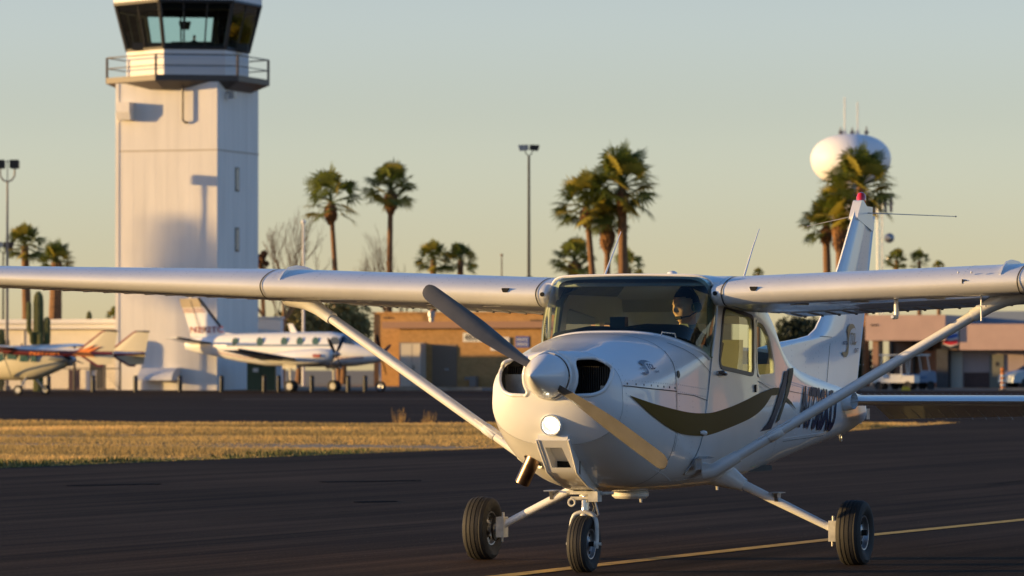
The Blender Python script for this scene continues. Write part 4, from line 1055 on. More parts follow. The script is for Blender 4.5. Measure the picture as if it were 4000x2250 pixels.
o = b.build('dry_weeds', MAT['grass'], None, 0, fix=False); o['kind'] = 'stuff'; tag(o, 'taller dry weeds at the far edge of the grass strip', 'weeds')
# ================================================================== far side of the apron
def XZ(u, v, Y): return (u - 2000) / F * Y, HC - (v - 1440) / F * Y
def XX(u, Y): return (u - 2000) / F * Y
def ZZ(v, Y): return HC - (v - 1440) / F * Y
M_('towerwhite', 'white ribbed tower cladding', (.80, .76, .70), rough=.6, var=.09, vscale=1.4, stretch=(1, 1, .12), detail=5)
M_('mullion', 'dark bronze frame', (.03, .028, .026), rough=.5)
M_('cream', 'cream stucco', (.72, .66, .54), rough=.85, var=.06, vscale=2)
M_('fascia', 'white fascia', (.74, .72, .70), rough=.6)
M_('railing', 'dark railing steel', (.09, .07, .055), rough=.5)
def brick_mat(name, c1, c2, mortar, sc=1.0):
    m = bpy.data.materials.new(name); m.use_nodes = True; t = m.node_tree; b = t.nodes['Principled BSDF']; L = t.links.new
    tc = t.nodes.new('ShaderNodeTexCoord'); sp = t.nodes.new('ShaderNodeSeparateXYZ'); ad = t.nodes.new('ShaderNodeMath'); cb = t.nodes.new('ShaderNodeCombineXYZ')
    L(tc.outputs['Object'], sp.inputs[0]); L(sp.outputs[0], ad.inputs[0]); L(sp.outputs[1], ad.inputs[1]); L(ad.outputs[0], cb.inputs[0]); L(sp.outputs[2], cb.inputs[1])
    br = t.nodes.new('ShaderNodeTexBrick'); br.inputs['Scale'].default_value = 2.5 * sc; br.inputs['Color1'].default_value = (*c1, 1); br.inputs['Color2'].default_value = (*c2, 1); br.inputs['Mortar'].default_value = (*mortar, 1); br.inputs['Mortar Size'].default_value = .018
    L(cb.outputs[0], br.inputs[0]); L(br.outputs[0], b.inputs['Base Color']); b.inputs['Roughness'].default_value = .9; return m
MAT['brick'] = brick_mat('tan brick', (.46, .25, .085), (.36, .19, .06), (.50, .32, .15))
MAT['brickdark'] = brick_mat('dark brick dado', (.09, .05, .045), (.07, .04, .035), (.10, .07, .06))
M_('brown', 'brown painted fascia', (.34, .19, .12), rough=.7)
M_('doorpaint', 'pale grey door', (.55, .50, .42), rough=.6)
M_('signwhite', 'white sign', (.75, .73, .66), rough=.5)
M_('signink', 'black sign lettering', (.02, .02, .02), rough=.6)
M_('blue', 'blue sign', (.05, .09, .36), rough=.5)
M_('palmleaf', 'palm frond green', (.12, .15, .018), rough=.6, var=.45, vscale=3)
M_('palmleaf2', 'sunny palm frond', (.34, .28, .035), rough=.6, var=.35, vscale=3)  # yellow-green twin of the frond green, sunlight put into the colour
for k_ in ('palmleaf', 'palmleaf2'):
    _t = MAT[k_].node_tree; _b = _t.nodes['Principled BSDF']; _o = _t.nodes['Material Output']; _tr = _t.nodes.new('ShaderNodeBsdfTranslucent'); _mx = _t.nodes.new('ShaderNodeMixShader'); _mx.inputs[0].default_value = .4
    _t.links.new(_b.inputs['Base Color'].links[0].from_socket, _tr.inputs[0]); _t.links.new(_b.outputs[0], _mx.inputs[1]); _t.links.new(_tr.outputs[0], _mx.inputs[2]); _t.links.new(_mx.outputs[0], _o.inputs[0])
M_('thatch', 'dead palm thatch', (.20, .095, .035), rough=.95, var=.5, vscale=6)
M_('trunk', 'palm trunk', (.24, .125, .055), rough=.95, var=.5, vscale=5, stretch=(1, 1, 6))
M_('twig', 'bare twigs', (.27, .17, .085), rough=.95)
M_('leaf', 'dusty green leaves', (.24, .21, .07), rough=.8, var=.6, vscale=1.2)
M_('darkleaf', 'dark green leaves', (.035, .045, .014), rough=.8, var=.6, vscale=1.2)
M_('cactus', 'saguaro skin', (.17, .17, .05), rough=.7, var=.2, vscale=3)
M_('pole', 'galvanised pole', (.22, .19, .17), rough=.5)
M_('blackpole', 'black painted pole', (.010, .011, .011), rough=.5)
# ---- control tower
Yt = 246.4; tx = XX(733, Yt); tz = .12
tower = empty('control_tower', (tx, Yt, tz), label='white square air traffic control tower with a dark glazed six sided cab and gallery', cat='control tower')
W2 = 2.8; Rt = Matrix.Rotation(radians(-19), 3, 'Z'); Rh = Matrix.Rotation(radians(11), 3, 'Z')
H1 = 15.80
m = MB(); m.box(-W2, W2, -W2, W2, -.15, H1)
# shallow vertical ribs and one horizontal joint
for k in range(9):
    x = -W2 + .62 * (k + .5)
    if x < W2: m.box(x - .02, x + .02, -W2 - .003, -W2 + .01, 0, H1); m.box(W2 - .01, W2 + .003, x - .02, x + .02, 0, H1)
o = m.build('shaft', MAT['towerwhite'], tower, 0); o.rotation_euler.z = radians(-19); shaft = o
M_('jointline', 'panel joint sealant', (.52, .46, .38), rough=.8)
m = MB(); m.box(-W2 - .02, W2 + .02, -W2 - .02, W2 + .02, 12.28, 12.36); m.build('joint', MAT['jointline'], shaft, 0)
m = MB(); m.box(-W2 - .03, -W2 + .16, -W2 - .03, -W2 + .1, 0, H1); m.build('corner_trim', MAT['towerwhite'], shaft, 0)
for zc in (ZZ(704, Yt) - tz, ZZ(938, Yt) - tz):
    m = MB(); m.box(W2 - .05, W2 + .03, -.38, .12, zc - .62, zc + .62, 0); m.box(W2 + .03, W2 + .035, -.30, .04, zc - .54, zc + .54, 1); m.build('window', [MAT['mullion'], MAT['alu']], shaft, 0)
zc = ZZ(443, Yt) - tz
m = MB(); m.prism([(-.0, -.45), (0, .45), (-.65, .45), (-.65, -.05), (-.50, -.45)], lambda a, b, t: V(t, -W2 + a, zc + b), -W2 + .25, -W2 + 1.0); m.build('vent_box', MAT['towerwhite'], shaft, 0)
m = MB(); m.tube([(1.0, -W2 - .25, H1 + .2), (1.0, -W2 - .25, ZZ(480, Yt) - tz), (1.08, -W2 - .12, ZZ(490, Yt) - tz), (1.18, -W2, ZZ(490, Yt) - tz)], .06, 8); m.build('conduit', MAT['railing'], shaft)
m = MB(); m.tube([(W2 + .35, -1.6, ZZ(370, Yt) - tz), (W2, -1.6, ZZ(370, Yt) - tz)], .05, 8); m.box(W2 + .2, W2 + .5, -1.75, -1.45, ZZ(395, Yt) - tz, ZZ(368, Yt) - tz); m.build('flood_light', MAT['alu'], shaft)
def hexr(R, z, rot=0): return [Rh @ V(R * sin(radians(30 + 60 * k)), -R * cos(radians(30 + 60 * k)), 0) + V(0, 0, z) for k in range(6)]
zs0, zs1 = ZZ(334, Yt) - tz, ZZ(308, Yt) - tz
m = MB(); m.loft([hexr(3.3, zs0 - .35), hexr(4.20, zs0 + .02), hexr(4.27, zs0 + .05), hexr(4.27, zs1)], True, True); m.build('gallery', MAT['railing'], tower, 20)
zw0, zw1 = ZZ(203, Yt) - tz, ZZ(16, Yt) - tz
m = MB(); m.loft([hexr(3.17, zs1), hexr(3.17, zw0)], True, True)
for k in range(1, 6):
    z = zs1 + (zw0 - zs1) * k / 6; m.loft([hexr(3.19, z - .02), hexr(3.19, z + .02)], True, False)
m.build('cab_wall', MAT['fascia'], tower, 20)
m = MB(); m.loft([hexr(3.80, zw1 - .02), hexr(3.86, zw1), hexr(3.86, zw1 + 1.5), hexr(3.6, zw1 + 1.55)], True, True); m.build('fascia', MAT['fascia'], tower, 20)
a, b_ = hexr(3.15, zw0), hexr(3.78, zw1)
m = MB()
for k in range(6):
    m.tube([a[k], b_[k]], .11, 6)
    for q in ((.33, .66) if k % 2 else (.5,)): m.tube([a[k].lerp(a[(k + 1) % 6], q), b_[k].lerp(b_[(k + 1) % 6], q)], .045, 6)
    m.tube([a[k] + V(0, 0, .05), a[(k + 1) % 6] + V(0, 0, .05)], .10, 6); m.tube([b_[k] - V(0, 0, .06), b_[(k + 1) % 6] - V(0, 0, .06)], .12, 6)
m.build('window_frames', MAT['mullion'], tower)
for k in range(6):
    m = MB(); k2 = (k + 1) % 6; m.add([a[k], a[k2], b_[k2], b_[k]], [(0, 1, 2, 3)]); m.build('cab_window', MAT['cabglass'], tower, 0, fix=False)
m = MB(); m.loft([hexr(3.6, zw1 - .45), hexr(3.62, zw1 - .05)], True, False); m.loft([hexr(3.72, zw1 - .12), hexr(.01, zw1 - .12)], True, False); m.build('ceiling_valance', MAT['mattblack'], tower, 0)
m = MB(); m.loft([hexr(3.1, zw0 + .02), hexr(.01, zw0 + .02)], True, False)
for k in (0, 1, 5, 4): 
    p = (a[k] + a[(k + 1) % 6]) / 2 * .8; m.box(p.x - 1.1, p.x + 1.1, p.y - .35, p.y + .35, zw0, zw0 + .38)
m.build('console', MAT['interiordark'], tower, 0)
m = MB(); m.box(1.35, 1.55, .2, .5, zw0, zw1 - .3); m.box(1.5, 1.8, .4, .5, zw0 + .9, zw0 + 1.3); m.build('equipment_rack', MAT['mattblack'], tower, 0)
m = MB(); m.tube([(-.15, -.2, zw1 - .3), (-.15, -.2, zw1 - .95)], .04, 6); m.prism([(-.32, 0), (.32, 0), (.22, -.42), (-.22, -.42)], lambda q, r, t: V(-.15 + q, t, zw1 - .90 + r), -.3, -.1); m.build('hanging_monitor', MAT['mattblack'], tower, 0)
# gallery railing
m = MB(); r0, r1, r2 = hexr(4.2, zs1), hexr(4.2, ZZ(230, Yt) - tz), hexr(4.2, ZZ(272, Yt) - tz)
for k in range(6):
    m.tube([r0[k] - V(0, 0, .3), r1[k]], .07, 6)
    m.tube([r1[k], r1[(k + 1) % 6]], .035, 6); m.tube([r2[k], r2[(k + 1) % 6]], .03, 6)
m.build('railing', MAT['railing'], tower)
# awning on the shaft
m = MB(); n = 10; rows = []
for k in range(n + 1):
    t = k / n * pi / 2; rows.append([V(x, -W2 - 1.1 * sin(t), ZZ(1436, Yt) - tz - .65 * (1 - cos(t))) for x in frange(-1.15, .75, 12)])
m.loft(rows, False, False)
for x in (-1.15, .75): m.prism([(0, 0)] + [(1.1 * sin(k / n * pi / 2), -.65 * (1 - cos(k / n * pi / 2))) for k in range(n + 1)] + [(0, -.65)], lambda q, r, t: V(t, -W2 - q, ZZ(1436, Yt) - tz + r), x - .01, x + .01)
m.build('awning', MAT['fascia'], shaft, 40)
pr = make_person('person', (tx + .35, Yt - .5, tz + zw0 + .05), radians(-60), label='air traffic controller sitting in silhouette behind the tower cab glass', jm='jacket', hs=False, head_rot=(0, radians(15), 0))
# annex to the right of the tower
def ann(name, u0, u1, v0, v1, Y, depth, m_, label, cat, rz=0, roof=None):
    x0, x1 = XX(u0, Y), XX(u1, Y); zb = gz(Y) - .1; zt = ZZ(v0, Y)
    o = empty(name, (x0, Y, zb), rz, label=label, cat=cat); mm = MB(); mm.box(0, x1 - x0, 0, depth, 0, zt - zb); w = mm.build('wall', m_, o, 0)
    return o, x1 - x0, zt - zb
an, w_, h_ = ann('annex', 1000, 1096, 1243, 1520, 251.5, 3, MAT['fascia'], 'low pale block standing at the right foot of the control tower', 'building', radians(0))
m = MB(); m.box(-.1, w_ + .08, -.08, 3.1, h_, h_ + .08); m.build('roof', MAT['fascia'], an, 0)
m = MB(); m.box(.1, .95, -.06, .01, 0, 2.1); m.build('door', MAT['doorpaint'], an, 0)
M_('greenbox', 'green enamel', (.06, .09, .045), rough=.5)
x0 = XX(965, 243); o = empty('electrical_cabinet', (x0, 243, gz(243)), label='dull green utility cabinet with a white notice behind the parked twin aircraft', cat='cabinet')
m = MB(); m.box(0, 1.45, 0, .8, 0, 1.45); m.box(-.03, 1.48, -.03, .83, 1.45, 1.50); m.build('body', MAT['greenbox'], o, 0); m = MB(); m.box(.30, .58, -.012, -.002, .95, 1.15); m.build('notice', MAT['signwhite'], o, 0)
m = MB(); m.box(.715, .73, -.01, -.002, .1, 1.4); m.box(.77, .80, -.03, -.002, .7, .85); m.build('door_gap', MAT['mullion'], o, 0)
# ---- white low building on the left
Yb = 247.5
bl = empty('terminal_building', (XX(480, 249) - 13.2, 249 + 4.55, gz(Yb) - .15), radians(-19), label='long low cream building with a flat white roof left of the control tower', cat='building')
w_ = 14.0; h_ = ZZ(1262, Yb) - gz(Yb) + .15
m = MB(); m.box(0, w_, 0, 6, 0, h_)
for k in range(6): m.box(2.0 + k * 1.25, 2.06 + k * 1.25, -.05, 0, 0, h_)
m.build('wall', MAT['cream'], bl, 0)
m = MB(); m.box(-.2, w_, -.55, 6.2, h_, h_ + .22); m.box(-.2, w_, -.35, -.02, h_ - .28, h_); m.build('roof', MAT['fascia'], bl, 0)
for x0, x1, z0, z1 in ((8.2, 9.1, .15, 2.3),):
    m = MB(); m.box(x0, x1, -.03, .02, z0, z1); m.build('door', MAT['cream'], bl, 0)
m = MB(); x0 = 12.1; m.box(x0, x0 + .75, -.06, .2, .1, 2.75); m.build('door_recess', MAT['mullion'], bl, 0)
for u, wd, ht, c, lb in ((268, .42, 1.0, 'brown', 'small brown utility box beside the fence post'), (335, .38, .95, 'fascia', 'small pale utility box near the tower door')):
    x = XX(u, 245); o = empty('utility_box', (x, 245, gz(245)), label=lb, cat='utility box'); m = MB(); m.box(0, wd * 1.3, 0, .5, .05, ht); m.box(-.03, wd * 1.3 + .03, -.03, .53, ht, ht + .05); m.box(.1, wd, -.02, 0, .2, ht - .15); m.box(-.05, wd * 1.3 + .05, -.05, .55, -.1, .05); m.build('body', MAT[c], o, 0)
# ---- chain link fence
Yf = 241.8; fx0, fx1 = XX(-70, Yf), XX(470, Yf)
fe = empty('fence', (fx0, Yf, gz(Yf)), label='chain link fence with dark posts in front of the cream building', cat='fence')
zt, zm_ = ZZ(1352, Yf) - gz(Yf), ZZ(1440, Yf) - gz(Yf)
for u in (85, 291, 355, 410, 470):
    m = MB(); x = XX(u, Yf) - fx0; m.tube([(x, 0, -.1), (x, 0, zt + .05)], .045 if u != 291 else .07, 8); m.sphere((x, 0, zt + .08), .06, n=8); m.build('post', MAT['railing'], fe)
m = MB(); m.tube([(0, 0, zt), (fx1 - fx0, 0, zt)], .03, 6); m.tube([(0, 0, zm_), (fx1 - fx0, 0, zm_)], .025, 6); m.build('rail', MAT['railing'], fe)
m = MB(); L_ = fx1 - fx0; x = -zt
while x < L_:
    for sg in (1, -1):
        xa, xb = (x, x + zt) if sg > 0 else (x + zt, x); 
        m.tube([(max(0, min(L_, xa)), .01 * sg, .02), (max(0, min(L_, xb)), .01 * sg, zt)], .0035, 3, caps=False)
    x += .14
m.build('mesh', MAT['pole'], fe, 0, fix=False)
# ---- bollards
bol = None
BU = [190, 365, 530, 703, 866, 1033, 1089, 1219, 1361, 1427]
BL = ['bollard below the tail of the parked twin boom aircraft', 'bollard in front of the dark doorway left of the tower', 'bollard in front of the tower shaft, left of the awning', 'bollard under the right end of the tower awning',
      'bollard at the right corner of the tower shaft', 'left of the two close bollards before the green cabinet', 'right of the two close bollards before the green cabinet', 'bollard between the main wheels of the parked twin turboprop',
      'bollard right of the turboprop main wheels', 'bollard nearest the nose wheel of the parked turboprop']
for u, lb in zip(BU, BL):
    x = XX(u, 238.5)
    if bol is None:
        bol = empty('bollard', (x, 238.5, gz(238.5)), label='black ' + lb, cat='bollard', group='black bollards along the apron edge')
        m = MB(); m.lathe([(-.1, .115), (.74, .115), (.79, .10), (.82, .06), (.825, .001)], (0, 0, 0), (0, 0, 1), 16); m.build('post', MAT['blackpole'], bol); m = MB(); m.lathe([(.60, .117), (.66, .117)], (0, 0, 0), (0, 0, 1), 16); m.build('band', mat('dull blue band', (.03, .05, .12), rough=.5), bol)
    else:
        c = copy_tree(bol); c.location.x = x; c['label'] = 'black ' + lb
# ---- brick building
Yk = 260.0; kx = XX(1561, Yk); kb = gz(Yk)
BR = radians(-20)
bk = empty('brick_building', (kx, Yk, kb - .1), BR, label='tan brick hangar office with a flat brown roof edge and grey double doors', cat='building')
hz = lambda v: ZZ(v, Yk) - kb + .1
hx = lambda u: (XX(u, Yk) - kx) * 1.06
m = MB(); m.box(0, 11.5, 0, 3.5, 0, hz(1283)); m.build('wall', MAT['brick'], bk, 0)
m = MB(); m.box(-.9, 12.2, -.35, 3.7, hz(1283), hz(1257)); m.build('roof', MAT['brown'], bk, 0)
m = MB(); m.box(-2.9, 14, 3.5, 16, 0, hz(1224)); m.box(-3.0, 14.1, 3.4, 16.1, hz(1224), hz(1224) + .12); m.build('rear_block', MAT['brick'], bk, 0)
m = MB(); m.box(-2.3, -1.9, 3.38, 3.48, hz(1241), hz(1236)); m.build('wall_lamp', MAT['mullion'], bk, 0)
dr = MB(); dr.box(.04, hx(1656), -.05, .0, .1, hz(1342)); d_ = dr.build('door', MAT['doorpaint'], bk, 0)
m = MB(); m.box(hx(1611) - .01, hx(1611) + .01, -.056, -.048, .1, hz(1345)); m.box(hx(1617), hx(1617) + .05, -.10, -.055, 1.0, 1.25); m.build('handle', MAT['mullion'], d_, 0)
m = MB(); m.box(hx(1662), hx(1662) + .05, -.85, 0, .1, hz(1342)); m.build('open_door', MAT['doorpaint'], bk, 0)
m = MB(); m.box(0.0, .04, -.07, 0, .1, hz(1338)); m.box(.04, hx(1660), -.07, 0, hz(1342), hz(1338)); m.build('door_frame', MAT['pole'], bk, 0)
m = MB(); m.box(hx(1690), hx(1787), -.03, .02, .1, hz(1345)); shadow_panel = m.build('door', mat('open door shadow tone', (.22, .15, .10), rough=.7), bk, 0)  # dark panel painted for the shadow the open leaf casts, no second door
m = MB(); m.box(hx(1740), hx(1758), -.08, -.03, 1.0, 1.06); m.build('handle', MAT['steel'], shadow_panel, 0)
def flat_text(txt, x0, x1, z0, z1, y, parent, m_, name='lettering', bold=.02, thick=0):
    cu = text_curve(txt, off=bold); o = bpy.data.objects.new('t', cu); COL.objects.link(o)
    dg = bpy.context.evaluated_depsgraph_get(); dg.update(); me = bpy.data.meshes.new_from_object(o.evaluated_get(dg)); bpy.data.objects.remove(o)
    xs = [v.co.x for v in me.vertices]; ys = [v.co.y for v in me.vertices]; a0, a1, b0, b1 = min(xs), max(xs), min(ys), max(ys)
    for v in me.vertices: v.co = (x0 + (x1 - x0) * (v.co.x - a0) / (a1 - a0), y, z0 + (z1 - z0) * (v.co.y - b0) / (b1 - b0))
    me.materials.clear(); me.materials.append(m_); o = bpy.data.objects.new(name, me); COL.objects.link(o); o.parent = parent; return o
sg = empty('address_sign', (kx, Yk, kb - .1), BR, label='long white number sign on the brick wall left of the louvred vent', cat='sign')
m = MB(); m.box(hx(1811), hx(1922), -.04, -.005, hz(1336), hz(1301)); m.build('board', MAT['signwhite'], sg, 0)
flat_text('4800 A-2', hx(1818), hx(1915), hz(1331), hz(1306), -.043, sg, MAT['signink'])
vt = MB(); vt.box(hx(1921), hx(1993), -.10, -.005, hz(1370), hz(1318), 0); vb = vt.build('wall_vent', MAT['fascia'], bk, 0)
m = MB(); m.box(hx(1932), hx(1982), -.104, -.101, hz(1361), hz(1327), 0)
for k in range(6): z = hz(1361) + (hz(1327) - hz(1361)) * (k + .5) / 6; m.box(hx(1932), hx(1982), -.13, -.105, z, z + .025, 1)
m.build('louvre', [MAT['mullion'], MAT['fascia']], vb, 0)
bs = empty('blue_sign', (kx, Yk, kb - .1), BR, label='blue notice with white lettering on the brick wall right of the vent', cat='sign')
m = MB(); m.box(hx(2016), hx(2069), -.04, -.005, hz(1358), hz(1315)); m.build('board', MAT['blue'], bs, 0)
flat_text('PRIVATE', hx(2021), hx(2064), hz(1333), hz(1322), -.043, bs, MAT['signwhite'], bold=.01); flat_text('PARKING', hx(2021), hx(2064), hz(1351), hz(1340), -.043, bs, MAT['signwhite'], bold=.01)
m = MB(); m.box(hx(1848), hx(1872), -.5, -.06, .1, .65); m.box(hx(1825), hx(1850), -.35, -.06, .45, .62); m.build('meter_box', MAT['pole'], bk, 0)
m = MB(); m.lathe([(0, .14), (.28, .14), (.30, .20), (.55, .20), (.6, .05)], (hx(1656), 1.2, hz(1257)), (0, 0, 1), 14); m.build('roof_vent', MAT['alu'], bk)
ks = MB(); ks.box(XX(1528, 243), XX(1883, 243), 242.7, 243.3, gz(243) - .05, gz(243) + .17); o = ks.build('kerb', MAT['concrete'], None, 0); tag(o, 'raised yellow lit concrete kerb in front of the brick building doors', 'kerb')
# ---- tall lamps
def lamp_pole(x, Y, top, r, m_, label, kind):
    o = empty('lamp_pole', (x, Y, gz(Y) - .02), label=label, cat='lamp post'); H = top - gz(Y)
    m = MB(); m.tube([(0, 0, 0), (0, 0, H)], [r, r * .6], 10); m.lathe([(0, r * 2.2), (.25, r * 2.2), (.27, r * 1.2)], (0, 0, 0), (0, 0, 1), 12); m.build('pole', m_, o)
    if kind == 'square':
        m = MB(); m.tube([(-.38, 0, H + .65), (-.36, 0, H + .25), (-.22, 0, H + .04), (0, 0, H - .04), (.22, 0, H + .04), (.36, 0, H + .25), (.38, 0, H + .65)], .045, 8); m.tube([(0, 0, H - .1), (0, 0, H + .95)], .025, 6); m.sphere((0, 0, H + 1.0), .06, n=8); m.build('bracket', m_, o)
        for s in (1, -1):
            m = MB(); m.prism(rounded([(-.23, -.22), (.23, -.22), (.23, .22), (-.23, .22)], .05), lambda a, b, t: V(.36 * s + a, t, H + .85 + b), -.30, .25); m.build('lamp_head', MAT['black'], o, 30)
    else:
        m = MB(); m.tube([(-.22, 0, H + .3), (-.16, 0, H + .1), (0, 0, H - .05), (.16, 0, H + .1), (.22, 0, H + .3)], .03, 6); m.build('bracket', m_, o)
        for s in (1, -1):
            m = MB(); m.prism([(-.28, -.12), (.2, -.18), (.30, .14), (-.26, .16)], lambda a, b, t: V(.30 * s + a * s, t, H + .42 + b), -.2, .2); m.build('lamp_head', MAT['alu'] if s < 0 else MAT['black'], o, 30)
    return o
lamp_pole(XX(28, 242.54), 242.54, ZZ(705, 242.54), .085, MAT['pole'], 'slim grey pole with two square floodlights at the left edge of the view', 'square')
lamp_pole(XX(2066, 262), 262, ZZ(605, 262), .11, MAT['blackpole'], 'tall black pole with a pair of small floodlights above the windshield', 'small')
lamp_pole(XX(12, 262), 262, ZZ(985, 262), .07, MAT['blackpole'], 'short dark double lamp pole beside the slim floodlight pole', 'small')
def simple_pole(name, u, v0, Y, r, m_, label, cat):
    o = MB(); o.tube([(0, 0, -.1), (0, 0, ZZ(v0, Y) - gz(Y))], [r, r * .6], 8); o.sphere((0, 0, ZZ(v0, Y) - gz(Y) + r), r * 1.5, n=8); q = o.build(name, m_, None); q.location = (XX(u, Y), Y, gz(Y)); tag(q, label, cat); return q
simple_pole('flagpole', 1185, 874, 264, .09, MAT['fascia'], 'white flagpole rising behind the wing right of the tower', 'flagpole')
simple_pole('utility_pole', 1960, 1000, 300, .06, MAT['trunk'], 'thin weathered pole above the wing left of the black lamp post', 'pole')
# ---- palms
def frond_set(seed, R, n=26):
    rnd = random.Random(seed); mb_ = MB()
    for k in range(n):
        q = (k + .5) / n; el = radians(82 - 122 * q + rnd.uniform(-10, 10)); az = k * 2.39996 + rnd.uniform(-.4, .4)
        L = R * rnd.uniform(.46, .66); d = V(cos(el) * cos(az), cos(el) * sin(az), sin(el))
        p0 = V(0, 0, -.12 * R * q); p1 = p0 + d * L; p1.z -= .10 * L * cos(el)
        mb_.tube([p0, (p0 + p1) / 2 + V(0, 0, .05 * L), p1], [.022 * R, .016 * R, .012 * R], 3, 0, caps=False)
        side = d.cross(V(0, 0, 1)).normalized() if abs(d.z) < .98 else V(1, 0, 0)
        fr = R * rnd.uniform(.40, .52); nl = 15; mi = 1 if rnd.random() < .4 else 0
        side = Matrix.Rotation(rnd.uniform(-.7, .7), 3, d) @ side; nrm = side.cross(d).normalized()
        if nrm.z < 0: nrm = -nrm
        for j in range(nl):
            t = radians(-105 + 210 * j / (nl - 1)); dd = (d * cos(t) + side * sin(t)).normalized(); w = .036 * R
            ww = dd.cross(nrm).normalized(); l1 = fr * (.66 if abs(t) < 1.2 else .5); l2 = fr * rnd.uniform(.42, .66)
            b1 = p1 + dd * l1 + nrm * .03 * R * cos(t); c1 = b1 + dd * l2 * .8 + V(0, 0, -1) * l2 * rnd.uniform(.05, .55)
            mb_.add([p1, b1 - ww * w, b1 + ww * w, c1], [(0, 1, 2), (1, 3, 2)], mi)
    return mb_
CR = [frond_set(s, 1.0, n_) for s, n_ in ((1, 33), (2, 35), (3, 31), (4, 21), (5, 42))]
crown_me = []
for i, c in enumerate(CR):
    o = c.build('crown', [MAT['palmleaf'], MAT['palmleaf2']], None, 0, fix=False); crown_me.append(o.data); bpy.data.objects.remove(o)
def palm(uw, vw, rw, Y, label, var=0, lean=0.0, skirt=(.32, .9), tr=.20, thick_low=False, rz=0, group='fan palms along the far side of the airfield'):
    # crown centre (uw, vw) and radius rw in photograph pixels/1.5528
    u, v = uw * 1.5528, vw * 1.5528; x, z = XZ(u, v, Y); R = 1.15 * rw * 1.5528 / F * Y; zb = gz(Y)
    o = empty('palm_tree', (x + lean, Y, zb - .05), rz, label=label, cat='palm tree', group=group)
    R1 = Matrix.Rotation(-rz, 3, 'Z'); H = z - zb; dx = R1 @ V(-lean, 0, 0)
    c = bpy.data.objects.new('crown', crown_me[var % 5]); COL.objects.link(c); c.parent = o; c.location = (dx.x, dx.y, H); c.scale = (R, R, R); c.rotation_euler.z = var * 1.7
    m = MB(); n = 14; pts = []; rs = []
    for k in range(n + 1):
        q = k / n; p = V(dx.x * q ** 1.4, dx.y * q ** 1.4, H * q - .06 * R * q); pts.append(p); rs.append(tr * (1.25 - .45 * q) * (1 + .03 * (k % 2)))
    m.tube(pts, rs, 10); m.build('trunk', MAT['trunk'], o)
    if skirt:
        m = MB(); rnd = random.Random(var + int(uw)); sr, sl_ = skirt[0], skirt[1]
        prof = [(0, .5), (-.2, .85), (-.45, 1.0), (-.7, .85), (-.9, .55), (-1.0, .42)]
        rings = []
        for t, r in prof:
            rings.append([V(dx.x, dx.y, H - .12 * R + t * sl_) + V(cos(a), sin(a), 0) * (sr * r * rnd.uniform(.82, 1.15)) for a in frange(0, 2 * pi, 14)[:-1]])
        m.loft(rings, True, False)
        for k in range(70):
            a = rnd.uniform(0, 2 * pi); t = rnd.uniform(-.85, -.1); p = V(dx.x + cos(a) * sr * .85, dx.y + sin(a) * sr * .85, H - .12 * R + t * sl_)
            m.add([p + V(0, 0, .12), p + V(sin(a) * .04, -cos(a) * .04, 0), p + V(cos(a) * .13, sin(a) * .13, -.14)], [(0, 1, 2)])
        m.build('thatch', MAT['thatch'], o, 0, fix=False)
    return o
palm(832, 500, 78, 300, 'single fan palm with sparse drooping crown right of the control tower, leaning trunk', 3, lean=.55, skirt=(.42, 1.35), tr=.17)
palm(983, 470, 62, 300, 'upright fan palm with round skirt halfway between the tower and the black lamp post', 0, lean=-.15, skirt=(.42, 1.5), tr=.19)
palm(1090, 648, 44, 330, 'short bushy fan palm just above the wing, left one of the close pair', 1, skirt=None, tr=.25)
palm(1158, 650, 42, 330, 'short fan palm just above the wing, right one of the close pair', 2, skirt=None, tr=.25)
palm(1566, 460, 92, 290, 'tallest fan palm of the central cluster with a thick trunk', 4, lean=.05, skirt=(.42, 1.9), tr=.30)
palm(1475, 510, 78, 290, 'left leaning fan palm of the central cluster', 1, lean=.75, skirt=(.40, 1.2), tr=.20)
palm(1528, 548, 52, 292, 'middle fan palm of the central cluster with a fat brown skirt', 2, lean=0, skirt=(.50, 2.0), tr=.20)
palm(1446, 650, 52, 330, 'low fan palm at the left foot of the central cluster', 0, skirt=(.5, 1), tr=.3)
palm(1580, 668, 42, 340, 'low fan palm half hidden behind the thick central trunk', 3, skirt=None, tr=.3)
palm(1608, 690, 14, 420, 'tiny distant palm top right of the central cluster', 0, skirt=None)
palm(1908, 686, 14, 420, 'tiny distant palm top by the right whip antenna', 1, skirt=None)
palm(2166, 462, 92, 285, 'tall fan palm in front of the water tower', 4, lean=-.2, skirt=(.5, 2.2), tr=.30)
palm(2112, 520, 66, 287, 'middle fan palm left of the tail fin tip', 1, lean=0.1, skirt=(.46, 2.6), tr=.28)
palm(2078, 560, 62, 289, 'leftmost fan palm of the group by the tail fin', 2, lean=.2, skirt=(.38, 1.2), tr=.26)
palm(2256, 652, 27, 420, 'small distant palm right of the tail fin, nearest the lattice mast', 0, skirt=None)
palm(2313, 654, 28, 420, 'small distant palm right of the tail fin, second from the mast', 3, skirt=None)
palm(2362, 668, 15, 460, 'smallest distant palm right of the tail fin, farthest from the mast', 2, skirt=None)
palm(62, 612, 50, 270, 'fan palm behind the slim floodlight pole at the far left', 1, lean=.2, skirt=None, tr=.25)
palm(142, 655, 48, 265, 'fan palm with a thick rough trunk between the far left palm and the tower', 4, lean=-.12, skirt=None, tr=.36)
palm(292, 792, 24, 262, 'small palm crown peeping over the cream roof beside the tower', 2, skirt=None)
